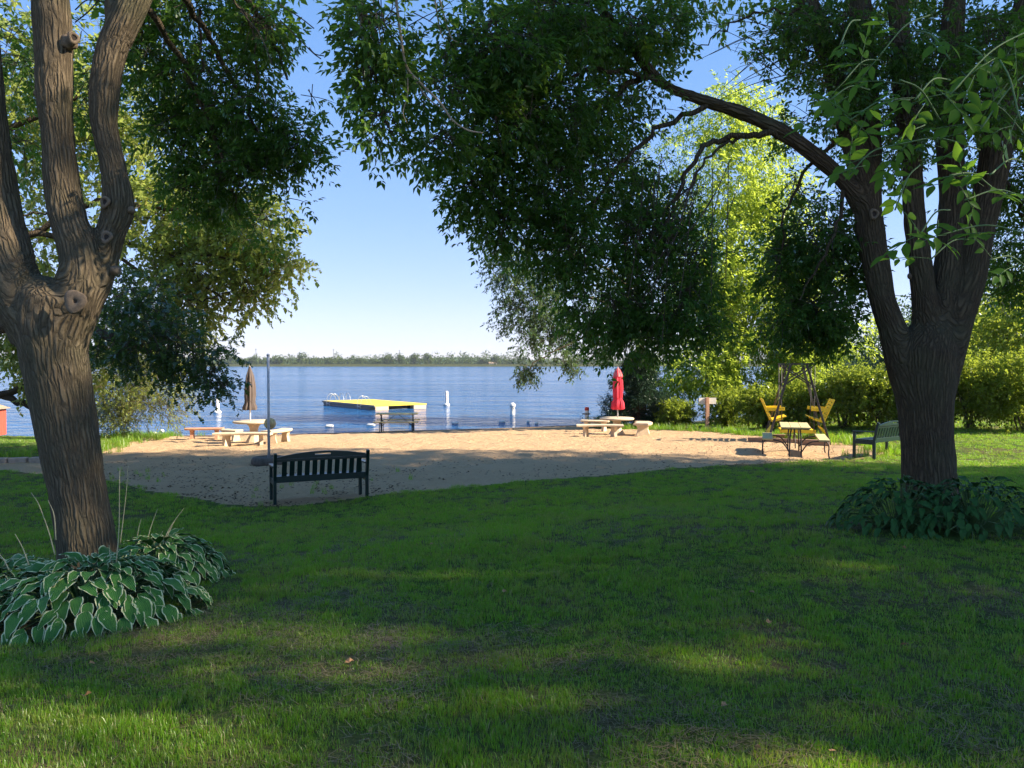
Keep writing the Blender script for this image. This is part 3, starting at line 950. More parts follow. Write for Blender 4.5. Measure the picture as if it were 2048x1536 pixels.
# bare hanging twigs below the arching limb and the dead sprays against the sky
rg = np.random.default_rng(8)
bm = bmesh.new()
for k in range(26):
    x0 = rg.uniform(1270, 1480); y0 = rg.uniform(300, 420); Yd = rg.uniform(8.4, 9.0)
    ln_ = rg.uniform(120, 300); dx = rg.uniform(-110, 0)
    pts = [(x0, y0, Yd), (x0 + dx * .25, y0 + ln_ * .35, Yd), (x0 + dx * .6, y0 + ln_ * .7, Yd), (x0 + dx, y0 + ln_, Yd)]
    add_tube(bm, catmull(rel(px_path(pts), o), 4), 0.005, 4)
for k in range(17):
    x0 = rg.uniform(1560, 1640); y0 = rg.uniform(40, 170); Yd = rg.uniform(9.2, 9.6)
    x1 = rg.uniform(1390, 1500); y1 = y0 + rg.uniform(-110, 110)
    pts = [(x0, y0, Yd), ((x0 + x1) / 2, (y0 + y1) / 2 - rg.uniform(0, 26), Yd), (x1, y1, Yd)]
    C = catmull(rel(px_path(pts), o), 5)
    add_tube(bm, C, np.linspace(0.007, 0.003, len(C)), 4)
    for q in range(2):
        i = rg.integers(3, len(C) - 1)
        e = C[i] + np.array([-rg.uniform(.1, .3), 0, rg.uniform(-.25, .2)])
        add_tube(bm, np.array([C[i], (C[i] + e) / 2 + np.array([0, 0, .02]), e]), 0.003, 3)
bm_obj('bare_twigs', bm, M['twig'], ash_r)['kind'] = 'stuff'
for pts, r in (([(790, -20, 6.4), (800, 60, 6.4), (812, 130, 6.4), (840, 165, 6.4), (880, 205, 6.4), (905, 240, 6.4), (935, 260, 6.4), (966, 266, 6.4)], .013),
               ([(725, -10, 6.4), (722, 40, 6.4), (720, 60, 6.4)], .009), ([(745, -10, 6.4), (755, 40, 6.4), (762, 85, 6.4)], .009),
               ([(815, 145, 6.4), (815, 190, 6.4), (806, 225, 6.4), (814, 246, 6.4)], .007), ([(812, 130, 6.4), (850, 190, 6.4), (880, 215, 6.4)], .008),
               ([(870, 0, 6.6), (880, 60, 6.6), (890, 80, 6.6)], .008), ([(880, 0, 6.6), (900, 70, 6.6), (915, 85, 6.6)], .007)):
    C = catmull(rel(px_path(pts), o), 5)
    tube_obj('pale_twig', C, np.linspace(r, r * 0.5, len(C)), M['twig_pale'], ash_r, 6)

Br = [  # hanging mass left of the arching limb
    blob(760, 50, 6.6, 80, 75, 0.5, 90), blob(745, 150, 6.6, 68, 60, 0.4, 60), blob(770, 240, 6.6, 42, 42, 0.3, 26), blob(850, 80, 7.0, 100, 80, 0.6, 150),
    blob(880, 190, 7.2, 85, 70, 0.6, 110), blob(880, 280, 7.2, 60, 36, 0.4, 45), blob(990, 100, 7.6, 120, 110, 0.8, 260), blob(1000, 250, 7.8, 110, 100, 0.8, 230),
    blob(960, 380, 8.0, 80, 62, 0.6, 110), blob(1010, 450, 8.1, 60, 40, 0.5, 55), blob(1100, 80, 8.2, 130, 110, 0.9, 260), blob(1110, 230, 8.4, 120, 110, 0.9, 240),
    blob(1090, 380, 8.5, 110, 90, 0.8, 200), blob(1130, 490, 8.6, 100, 70, 0.8, 150), blob(1240, 60, 8.8, 120, 70, 0.9, 150), blob(1230, 210, 9.0, 110, 90, 0.9, 150),
    blob(1210, 350, 9.0, 110, 90, 0.9, 160), blob(1250, 480, 9.0, 120, 80, 0.9, 190), blob(1200, 600, 9.0, 110, 70, 0.8, 160), blob(1330, 600, 9.2, 120, 80, 0.9, 210),
    blob(1370, 520, 9.2, 60, 70, 0.7, 80), blob(1270, 680, 9.2, 110, 36, 0.6, 75), blob(1380, 660, 9.3, 70, 50, 0.6, 75), blob(1310, 60, 9.2, 70, 70, 0.7, 80),
    blob(1300, 380, 9.2, 50, 80, 0.7, 34),
    # mass between the gap and the trunk
    blob(1620, 480, 9.8, 80, 110, 0.8, 200), blob(1610, 610, 9.8, 95, 65, 0.8, 180), blob(1660, 400, 9.9, 60, 90, 0.6, 110), blob(1640, 640, 9.8, 70, 55, 0.6, 110), blob(1560, 520, 9.7, 60, 90, 0.5, 100), blob(1690, 500, 9.9, 50, 110, 0.5, 100), blob(1560, 640, 9.7, 60, 50, 0.5, 60), blob(1590, 360, 9.8, 50, 50, 0.4, 50),
    blob(1640, 240, 9.8, 90, 80, 0.7, 130), blob(1590, 130, 9.7, 50, 60, 0.5, 30),
    blob(1700, 560, 9.9, 30, 70, 0.4, 30), blob(1620, 20, 9.7, 60, 50, 0.6, 60), 
    # behind and right of the stems
    blob(1760, 60, 10.4, 110, 80, 1.0, 170), blob(1700, 30, 8.8, 70, 60, 0.4, 60), blob(1800, 90, 8.7, 70, 60, 0.3, 50), blob(1900, 60, 8.7, 90, 70, 0.4, 80), blob(1980, 200, 8.6, 80, 80, 0.4, 70), blob(1820, 230, 8.7, 60, 60, 0.3, 30), blob(1640, 60, 8.9, 90, 70, 0.5, 90), blob(1690, 160, 8.9, 70, 70, 0.4, 60), blob(1860, 150, 8.7, 80, 80, 0.4, 60), blob(1350, 420, 9.2, 60, 90, 0.6, 70), blob(1560, 60, 9.3, 60, 50, 0.5, 36), blob(1980, 80, 8.7, 80, 80, 0.4, 80), blob(1180, 20, 8.4, 160, 60, 0.8, 160), blob(1780, 210, 10.4, 100, 80, 0.9, 130), blob(1790, 330, 10.2, 50, 60, 0.5, 40), blob(1930, 70, 10.0, 120, 90, 1.0, 200),
    blob(2020, 180, 9.8, 110, 110, 1.0, 230), blob(2030, 340, 10.0, 90, 120, 1.0, 220), blob(2040, 500, 10.4, 75, 110, 1.0, 180), blob(2035, 610, 10.6, 60, 40, 0.6, 60),
    blob(1880, 200, 10.6, 70, 90, 0.7, 90), blob(1640, 120, 10.2, 60, 70, 0.6, 60)]
Br = [((c[0] - o.location.x, c[1] - o.location.y, c[2] - o.location.z), tuple(max(q - .20, q * .55) for q in r), int(n * .72)) for c, r, n in Br]
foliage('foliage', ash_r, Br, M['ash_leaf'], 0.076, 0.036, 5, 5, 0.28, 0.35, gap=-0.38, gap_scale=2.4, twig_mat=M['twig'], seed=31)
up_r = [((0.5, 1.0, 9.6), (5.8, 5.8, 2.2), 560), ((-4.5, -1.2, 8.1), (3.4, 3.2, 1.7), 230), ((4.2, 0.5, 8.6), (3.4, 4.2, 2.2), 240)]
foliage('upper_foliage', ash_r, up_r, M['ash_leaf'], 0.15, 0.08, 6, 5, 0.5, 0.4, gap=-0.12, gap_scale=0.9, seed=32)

# large leaves of a low branch close to the camera
def leaflet_mesh(name, L, W, mat):
    bm = bmesh.new()
    rows = [(0, 0.02), (0.15, 0.6), (0.38, 1.0), (0.62, 0.82), (0.84, 0.40), (1.0, 0.0)]
    prev = None
    for t, wd in rows:
        y = t * L; z = -0.16 * L * t * t
        row = [bm.verts.new((-wd * W / 2, y, z + wd * W * 0.13)), bm.verts.new((0, y, z)), bm.verts.new((wd * W / 2, y, z + wd * W * 0.13))]
        if prev:
            for k in (0, 1): bm.faces.new((prev[k], prev[k + 1], row[k + 1], row[k]))
        prev = row
    bmesh.ops.remove_doubles(bm, verts=bm.verts, dist=1e-5)
    me = bpy.data.meshes.new(name); bm.to_mesh(me); bm.free()
    for p in me.polygons: p.use_smooth = True
    a = me.attributes.new('tint', 'FLOAT', 'POINT')
    for d in a.data: d.value = random.uniform(0.3, 0.8)
    me.materials.append(mat)
    return me
near_me = [leaflet_mesh('leaf', 0.105 * s, 0.048 * s, M['near_leaf']) for s in (0.52, 0.66, 0.80)]
rg = np.random.default_rng(17)
sprays = [  # photo start, end, distance, number of compound leaves
    (2060, 60, 1900, 190, 3.0, 4), (2080, 130, 1960, 260, 3.1, 3), (1880, 240, 1800, 160, 2.9, 2), (1900, 160, 1830, 200, 3.0, 2), (1960, 300, 1790, 290, 3.3, 4), (1820, 200, 1700, 240, 3.4, 4),
    (1790, 290, 1690, 360, 3.2, 3), (2060, 400, 1930, 400, 3.0, 3), (2060, 470, 1880, 470, 3.1, 3), (1900, 420, 1840, 470, 3.1, 2), (2060, 330, 1980, 350, 2.9, 2),
    (1720, 40, 1680, 90, 3.3, 1), (1860, 30, 1760, 110, 3.4, 3), (2000, 120, 2040, 240, 3.0, 2), (1840, 330, 1790, 420, 3.2, 2), (1740, 180, 1660, 200, 3.6, 2), (1830, 60, 1900, 120, 3.4, 2), (1760, 120, 1690, 160, 3.7, 3), (1700, 210, 1650, 280, 3.8, 3), (1950, 480, 1860, 520, 3.4, 3), (2050, 270, 1950, 200, 3.2, 3), (1990, 380, 1900, 350, 3.4, 3), (1850, 250, 1760, 330, 3.6, 3), (2060, 540, 1980, 520, 3.5, 2), (1930, 90, 1990, 160, 3.5, 3)]
for (x0, y0, x1, y1, Yd, n) in sprays:
    a = at_r(x0, y0, Yd + 0.15); b = at_r(x1, y1, Yd)
    bm = bmesh.new()
    mid = (a + b) / 2 + Vector((0, 0, 0.04))
    add_tube(bm, catmull([a, mid, b], 6), 0.0035, 5)
    rach = []
    for k in range(n):
        t = (k + 0.8) / n
        p = a.lerp(b, t)
        dirv = (b - a).normalized()
        ax = (dirv * 0.7 + Vector(rg.normal(size=3)) * 0.55 + Vector((0, 0, -0.25 + (0.5 if rg.random() < 0.3 else 0)))).normalized()
        e = p + ax * 0.17
        add_tube(bm, np.array([p, (p + e) / 2 + Vector((0, 0, 0.008)), e]), 0.0017, 4)
        rach.append((p, ax))
    bo = bm_obj('branchlet', bm, M['stem'], ash_r, smooth=True)
    for p, ax in rach:
        upv = (Vector((0, 0, 1)) + Vector(rg.normal(size=3)) * 0.4 + Vector((0, -0.5, 0))).normalized()
        s = ax.cross(upv).normalized()
        upv = s.cross(ax)
        for t, sg in ((0.45, 1), (0.45, -1), (0.8, 1), (0.8, -1), (1.0, 0)):
            la = (ax * (0.6 if sg else 1) + s * sg * 0.8 + Vector((0, 0, -0.15)) + Vector(rg.normal(size=3)) * 0.12).normalized()
            sd_ = la.cross(upv).normalized()
            nz = sd_.cross(la)
            m = Matrix((sd_, la, nz)).transposed().to_4x4()
            m.translation = p + ax * 0.17 * t
            lo = bpy.data.objects.new('leaf', near_me[int(rg.integers(3))])
            COL.objects.link(lo)
            lo.parent = bo
            lo.matrix_local = m

# ---- ash trees right of the view; they shade the lawn
def plain_tree(name, loc, h, cr, ch, label, mat, bark, L, W, n, seed, gap=-0.3, spread=None, group=None, trunk_r=0.28, droop=0.4, leaflets=5, crown_z=None, gsc=0.95):
    t = empty(name, loc, 0, label, 'tree', group)
    r = np.random.default_rng(seed)
    lean = r.normal(size=2) * 0.15
    paths = [([(0, 0, -0.2), (lean[0] * .3, lean[1] * .3, h * .2), (lean[0], lean[1], h * .45), (lean[0] * 1.5, lean[1] * 1.5, h * .85)], trunk_r, trunk_r * .15)]
    branches('trunk', paths, bark, t, 10, 0.02)
    bl = []
    for k in range(9):
        a = r.uniform(0, 6.28); z0 = r.uniform(0.28, 0.6) * h
        p0 = np.array([lean[0], lean[1], z0]); e = np.array([math.cos(a) * cr * .8, math.sin(a) * cr * .8, z0 + r.uniform(.1, .35) * h])
        bl.append(([p0, p0 + (e - p0) * .5 + np.array([0, 0, .08 * h]), e], trunk_r * .35, trunk_r * .06))
    branches('branch', bl, bark, t, 6, 0.03)
    cz = crown_z or h - ch
    bs = [((0, 0, cz), (cr * .75, cr * .75, ch * .8), n // 3)]
    for k in range(8):
        a = k * 0.785 + r.uniform(-.3, .3); q = r.uniform(.45, .62) * cr
        bs.append(((math.cos(a) * q, math.sin(a) * q, cz + r.uniform(-.45, .45) * ch), (cr * .42, cr * .42, ch * .5), n // 12))
    foliage('foliage', t, bs, mat, L, W, 6, leaflets, L * (3.6 if leaflets > 1 else 5), droop, gap=gap, gap_scale=gsc, seed=seed)
    return t
for k_, (x_, y_, rr_, n_, g_, lab_) in enumerate(((24, -4.5, 5.6, 950, 0.02, 'tall shade tree far right of the lawn, nearest to the viewer, outside the picture'),
                                    (25, 1.5, 5.4, 1650, 0.04, 'tall shade tree far right of the lawn, second in its row, outside the picture'),
                                    (24.5, 6.8, 5.4, 3000, -0.50, 'tall shade tree far right of the lawn, third in its row, outside the picture'),
                                    (25, 11.0, 5.2, 3100, -0.50, 'tall shade tree far right, nearest to the hedge in its row, outside the picture'))):
    plain_tree('shade_tree', (x_, y_, H(x_, y_)), 28, rr_, 10.8, lab_, M['ash_leaf'], M['bark_dark'], 0.22, 0.125, n_, 41 + k_, g_, None, 'row of tall trees right of the picture', .4, .4, 5, 17.2, 1.0 if k_ < 2 else .95)

# ---- oak at the left, leaves coloured sunlit beyond, lobed leaves coloured shaded in front
oak = empty('oak_tree', (-15.0, 20.5, H(-15.0, 20.5)), 0, 'spreading oak with lobed sunlit leaves behind the leaning ash, at the left shore', 'tree')
o = oak
def off(blobs, o): return [((c[0] - o.location.x, c[1] - o.location.y, c[2] - o.location.z), r, n) for c, r, n in blobs]
branches('trunk', [(rel([(-15, 20.5, 0), (-15.0, 20.4, 2.5), (-14.6, 20, 5.0), (-14, 19.5, 9)], o), 0.36, 0.10)], M['bark'], oak, 12, 0.02)
ob_ = []
for pts, r0, r1 in (
    ([(-60, 660, 17), (20, 650, 15), (120, 655, 14), (200, 668, 13.5), (260, 690, 13), (330, 720, 12.6)], .16, .03),
    ([(-100, 800, 22), (0, 792, 21.5), (60, 770, 21), (140, 760, 20)], .14, .05), ([(0, 790, 21.5), (70, 815, 21), (140, 848, 20.5), (170, 862, 20.5)], .10, .04),
    ([(-60, 500, 19), (60, 470, 19), (200, 480, 19), (330, 500, 19), (470, 520, 18.6)], .10, .02), ([(60, 470, 19), (200, 400, 19), (360, 420, 19), (520, 430, 18.6)], .08, .02),
    ([(-60, 300, 19), (60, 240, 19), (200, 180, 19)], .1, .03), ([(200, 480, 19), (300, 560, 18.8), (390, 600, 18.6), (470, 580, 18.5)], .05, .012),
    ([(330, 500, 19), (400, 560, 18.7), (460, 610, 18.6), (500, 640, 18.6)], .03, .008), ([(40, 430, 17), (90, 425, 17), (130, 440, 16)], .03, .01)):
    ob_.append((rel(px_path(pts), o), r0, r1))
branches('branch', ob_, M['bark_dark'], oak, 7, 0.03)
Bo = [blob(60, 130, 20, 130, 130, 1.8, 260), blob(250, 150, 20, 120, 140, 1.6, 200), blob(20, 330, 20, 90, 110, 1.5, 170), blob(190, 340, 20, 90, 130, 1.4, 150),
      blob(330, 300, 20, 90, 120, 1.4, 120), blob(320, 430, 19.5, 100, 80, 1.3, 190), blob(430, 430, 19.3, 100, 70, 1.2, 200), blob(520, 470, 19.2, 80, 62, 1.0, 170),
      blob(560, 530, 19.2, 42, 46, 0.6, 60), blob(430, 530, 19.2, 100, 50, 1.0, 150), blob(320, 560, 19.3, 90, 60, 1.0, 110), blob(500, 575, 19.0, 42, 26, 0.5, 40),
      blob(500, 610, 19.0, 14, 26, 0.3, 12), blob(380, 620, 19.2, 55, 55, 0.8, 75), blob(280, 650, 19.5, 90, 50, 0.9, 90), blob(70, 490, 20, 60, 70, 1.2, 70),
      blob(50, 620, 20.5, 90, 70, 1.2, 140), blob(20, 720, 21, 70, 50, 1.0, 130), blob(60, 690, 21, 90, 60, 1.0, 140), blob(40, 640, 21, 90, 60, 1.0, 120), blob(120, 740, 22, 90, 50, 1.0, 90), blob(240, 720, 21, 80, 60, 1.0, 130), blob(350, 690, 21, 70, 55, 0.8, 80),
      blob(230, 240, 19.5, 70, 90, 1.2, 80), blob(100, 250, 20, 120, 100, 1.2, 120)]
foliage('sunlit_foliage', oak, [(c, q, int(n * 1.35)) for c, q, n in off(Bo, o)], M['oak_leaf_sunlit'], 0.135, 0.092, 14, 1, 0.62, 0.25, gap=-0.35, gap_scale=0.9, twig_mat=M['twig'], seed=51)
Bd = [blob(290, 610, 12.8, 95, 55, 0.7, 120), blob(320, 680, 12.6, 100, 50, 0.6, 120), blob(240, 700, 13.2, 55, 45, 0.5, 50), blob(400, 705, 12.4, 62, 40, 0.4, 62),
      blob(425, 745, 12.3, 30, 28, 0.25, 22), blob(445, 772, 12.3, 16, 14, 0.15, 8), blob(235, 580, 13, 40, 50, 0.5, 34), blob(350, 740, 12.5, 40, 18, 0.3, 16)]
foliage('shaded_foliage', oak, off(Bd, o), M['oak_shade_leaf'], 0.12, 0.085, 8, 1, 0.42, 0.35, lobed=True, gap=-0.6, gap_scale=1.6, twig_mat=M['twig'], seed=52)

# ---- shoreline shrub left of the beach
sh = G(240, 868)
shr = empty('willow_shrub', sh, 0, 'thin golden leaved willow shrub leaning over the water at the left end of the beach', 'shrub')
rg = np.random.default_rng(61)
pp = []
for k in range(20):
    a = rg.uniform(-0.3, 3.4); l_ = rg.uniform(1.2, 3.0)
    e = np.array([math.cos(a) * l_ * .9 + .6, rg.uniform(-.6, .8), rg.uniform(.7, 2.7)])
    pp.append(([np.array([rg.uniform(-.4, .4), 0, 0]), e * .5 + np.array([0, 0, .3]), e], .018, .005))
branches('stem', pp, M['twig'], shr, 5, .02)
Bs = [blob(230, 760, 27, 90, 70, 0.8, 110), blob(210, 820, 27, 60, 50, 0.7, 90), blob(280, 800, 27, 70, 50, 0.7, 80), blob(260, 760, 27, 90, 55, 0.8, 85), blob(340, 740, 27, 55, 60, 0.7, 60), blob(320, 820, 26.8, 62, 36, 0.6, 50), blob(225, 830, 27, 50, 40, 0.7, 60), blob(365, 795, 26.8, 24, 32, 0.4, 15)]
foliage('foliage', shr, [(c, q, int(n * 2.8)) for c, q, n in off(Bs, shr)], M['shrub_leaf'], 0.10, 0.034, 12, 1, 0.6, 0.1, gap=-0.3, gap_scale=1.2, twig_mat=M['twig'], seed=62)

# ---- bright willow and the soft grey green tree behind the beach
wil = empty('willow_tree', (10.6, 37.5, H(10.6, 36)), 0, 'tall bright yellow green willow glowing in the sun behind the glider swing', 'tree')
branches('trunk', [([(0, 0, -.3), (.1, 0, 2.5), (-.2, 0, 5), (0, 0, 10)], .42, .1)], M['bark_dark'], wil, 10, .03)
rg = np.random.default_rng(71)
pp = []
for k in range(14):
    a = rg.uniform(0, 6.28); z0 = rg.uniform(2.5, 7); l_ = rg.uniform(2, 5)
    pp.append(([np.array([0, 0, z0]), np.array([math.cos(a) * l_ * .5, math.sin(a) * l_ * .5, z0 + 2]), np.array([math.cos(a) * l_, math.sin(a) * l_, z0 + 2.2])], .1, .02))
branches('branch', pp, M['bark_dark'], wil, 6, .05)
Bw = [blob(1470, 240, 36, 85, 80, 1.8, 220), blob(1480, 380, 35.5, 100, 100, 2.0, 330), blob(1560, 420, 36, 90, 100, 1.8, 200), blob(1450, 520, 35, 110, 100, 2.0, 330),
      blob(1530, 620, 34.5, 110, 90, 1.8, 330), blob(1620, 680, 34, 110, 50, 1.5, 260), blob(1500, 720, 33.5, 90, 55, 1.4, 220), blob(1400, 640, 35, 100, 80, 1.6, 200),
      blob(1680, 660, 34, 60, 40, 1.0, 110), blob(1580, 740, 33, 80, 36, 1.0, 150), blob(1380, 740, 33.5, 90, 50, 1.2, 200), blob(1600, 550, 36, 80, 90, 1.5, 160), blob(1330, 350, 38, 80, 120, 1.5, 100)]
foliage('foliage', wil, [(c, q, int(n * 2.7)) for c, q, n in off(Bw, wil)], M['willow_leaf'], 0.20, 0.075, 12, 1, 0.75, 0.3, gap=-0.35, gap_scale=0.7, hang=0.0, seed=72)

sof = empty('silver_maple', (5.5, 33.6, H(5.5, 33.6)), 0, 'soft grey green tree whose drooping boughs hang over the water behind the red umbrella', 'tree')
branches('trunk', [([(0, 0, -.3), (.2, 0, 2.5), (-.3, 0, 5), (-.6, 0, 8)], .26, .08)], M['bark_dark'], sof, 10, .03)
pp = []
for pts, r0, r1 in (([(1300, 640, 32), (1200, 600, 31), (1100, 590, 30.5), (1020, 620, 30)], .09, .02), ([(1290, 600, 32), (1180, 520, 31), (1060, 500, 30.5), (980, 540, 30)], .08, .02),
                    ([(1260, 660, 31), (1160, 680, 30), (1080, 720, 29.5), (1040, 750, 29.5)], .05, .012)):
    pp.append((rel(px_path(pts), sof), r0, r1))
branches('branch', pp, M['bark_dark'], sof, 6, .04)
Bm = [blob(1010, 540, 30, 56, 60, 1.2, 120), blob(1060, 620, 30, 85, 70, 1.5, 230), blob(1120, 520, 31, 100, 80, 1.6, 170), blob(1130, 640, 30.5, 90, 70, 1.5, 220), blob(1060, 690, 29.6, 52, 40, 0.9, 90),
      blob(1050, 740, 29.5, 46, 26, 0.6, 55), blob(1110, 720, 29.5, 50, 32, 0.8, 70), blob(1230, 620, 31, 110, 80, 1.6, 200), blob(1300, 690, 31, 90, 50, 1.2, 130), blob(1150, 735, 29.5, 40, 14, 0.5, 12), blob(1200, 700, 31, 80, 20, 0.8, 50)]
foliage('foliage', sof, [(c, tuple(max(v - .25, v * .5) for v in q), int(n * 1.7)) for c, q, n in off(Bm, sof)], M['soft_leaf'], 0.15, 0.065, 10, 1, 0.5, 0.3, gap=-0.25, gap_scale=1.0, twig_mat=M['twig'], seed=74)

# ---- spruce by the water
spz = G(1320, 866)
spr = empty('spruce_tree', (spz.x, 31.6, H(spz.x, 31.6)), 0, 'dark blue green young spruce behind the red umbrella at the water edge', 'tree')
branches('trunk', [([(0, 0, -.1), (0, 0, 1.2), (0, 0, 3.1)], .10, .02)], M['bark_dark'], spr, 8)
rg = np.random.default_rng(81)
Bp, pp = [], []
for k in range(96):
    z = rg.uniform(0.25, 3.0)
    a = rg.uniform(0, 6.28)
    l_ = (3.3 - z) * 0.70 * rg.uniform(.75, 1.1)
    e = np.array([math.cos(a) * l_, math.sin(a) * l_ * .8, z - .12 * l_])
    pp.append(([np.array([0, 0, z + .1]), e * .5 + np.array([0, 0, (z + .1) * .5]), e], .02, .006))
    for t in (.4, .7, .95):
        c = np.array([0, 0, z + .1]) * (1 - t) + e * t
        Bp.append((tuple(c), (.32, .32, .11), 26))
branches('branch', pp, M['twig'], spr, 4)
foliage('needles', spr, Bp, M['spruce_leaf'], 0.085, 0.022, 14, 1, 0.24, 0.1, gap=-9, seed=82)

# ---- hedge of separate shrubs behind the right lawn
def hedge_shrub(px, py, Y, hgt, wd, label, seed, n=300, mat='hedge_leaf', L=0.10):
    c = P(px, 728, Y)
    z = H(c.x, Y)
    t = empty('hedge_shrub', (c.x, Y, z), 0, label, 'shrub', 'flowering hedge behind the swing and the right lawn')
    r = np.random.default_rng(seed)
    pp = []
    for k in range(11):
        a = r.uniform(0, 6.28); q = r.uniform(.3, .8) * wd
        e = np.array([math.cos(a) * q, math.sin(a) * q * .6, hgt * r.uniform(.5, .8)])
        b0 = np.array([r.uniform(-.15, .15), r.uniform(-.1, .1), -.05])
        pp.append(([b0, b0 + (e - b0) * .45 + np.array([0, 0, .12 * hgt]), e], .028, .008))
    branches('stem', pp, M['twig'], t, 5, .01)
    bs = [((0, 0, hgt * .50), (wd * 1.0, wd * .68, hgt * .49), int(n * 1.6))]
    for k in range(7):
        a = r.uniform(0, 6.28)
        bs.append(((math.cos(a) * wd * .55, math.sin(a) * wd * .35, hgt * r.uniform(.42, .82)), (wd * .5, wd * .45, hgt * .28), n // 4))
    foliage('foliage', t, bs, M[mat], L, L * .58, 10, 1, 0.30, 0.0, gap=-0.5, gap_scale=1.5, seed=seed)
    return t
HS = [(1350, 0, 30.5, 1.0, 0.7, 'low round hedge shrub between the spruce and the sign', 200), (1455, 0, 30.5, 1.35, 1.1, 'hedge shrub right of the white sign board', 300),
      (1535, 0, 28.5, 1.45, 1.1, 'hedge shrub behind the left yellow swing seat', 300), (1610, 0, 27.5, 1.7, 1.1, 'hedge shrub behind the middle of the swing frame', 330),
      (1690, 0, 26.5, 1.95, 1.2, 'hedge shrub behind the right yellow swing seat', 400), (1765, 0, 25.6, 2.05, 1.2, 'hedge shrub just left of the dark ash trunk', 420),
      (1850, 0, 25.2, 2.0, 1.2, 'hedge shrub hidden behind the dark ash trunk', 300), (1945, 0, 24.6, 2.3, 1.3, 'tall hedge shrub with open branching base right of the dark ash trunk', 470),
      (2050, 0, 23.6, 2.7, 1.5, 'tallest dark hedge shrub at the right edge of the picture', 520)]
for i, (px, _, Y, hh, ww, lab, n) in enumerate(HS):
    hedge_shrub(px, 0, Y, hh, ww, lab, 100 + i, n)

# ---- taller trees beyond the hedge
for (px, Y, h, cr, lab, mt, n, s) in ((1760, 62, 8.0, 5.0, 'hazy dark tree seen in the fork of the ash, beyond the hedge', 'soft_leaf', 800, 201), (1900, 58, 9.0, 6.0, 'broad grey green tree beyond the hedge, right of the ash trunk', 'soft_leaf', 1100, 202),
                                   (2060, 52, 10.5, 6.5, 'tall grey green tree beyond the hedge at the right edge', 'soft_leaf', 1200, 203), (1985, 40, 5.5, 4.0, 'yellow green bushy tree close behind the hedge at the right', 'hedge_leaf', 1000, 204),
                                   (2110, 36, 6.5, 3.6, 'leafy tree closing the view past the right edge', 'hedge_leaf', 800, 205), (1680, 70, 6.0, 4.5, 'distant tree behind the right side of the willow', 'soft_leaf', 600, 206)):
    c = P(px, 728, Y)
    plain_tree('broadleaf_tree', (c.x, Y, H(c.x, Y)), h, cr, h * .36, lab, M[mt], M['bark_dark'], 0.30, 0.16, n, s, -0.6, None, 'trees beyond the hedge', 0.2, 0.2, 1, h * .55)

# ------------------------------------------------------------------ far shore
def far_mat(name, a, b, s):
    m, nt, bs, out = new_mat(name)
    p = world_pos(nt)
    c = mixc(nt, ramp(nt, noise_node(nt, p, s, 5, 0.65), [(0.35, 0), (0.65, 1)]), a, b)
    nt.links.new(c, bs.inputs['Base Color'])
    bs.inputs['Roughness'].default_value = 1
    bs.inputs['Specular IOR Level'].default_value = 0
    return m
fx = np.linspace(-1400, 1400, 281); fy = np.concatenate([np.array([846, 856, 864, 880, 900]), np.linspace(930, 2600, 40)])
FX, FY = np.meshgrid(fx, fy)
hz = n2(FX.ravel() + 400, FY.ravel(), 0.0035, 3, 77).reshape(FX.shape)
fz = np.where(FY < 862, -1 + (FY - 846) / 12.0, 0.5 + sstep((FY - 930) / 500) * (8 + 6 * hz) + 1.5 * n2(FX.ravel(), FY.ravel(), 0.09, 2, 5).reshape(FX.shape) * sstep((FY - 900) / 200))
n_, m_ = FX.shape
a_, b_ = np.meshgrid(np.arange(n_ - 1), np.arange(m_ - 1), indexing='ij')
FFc = np.stack([a_ * m_ + b_, a_ * m_ + b_ + 1, (a_ + 1) * m_ + b_ + 1, (a_ + 1) * m_ + b_], -1).reshape(-1, 4)
tag(np_mesh('far_hills', np.stack([FX, FY, fz], -1).reshape(-1, 3), FFc, far_mat('wooded_hills', (0.035, 0.07, 0.035), (0.09, 0.125, 0.05), 0.06), smooth=True), kind='structure')

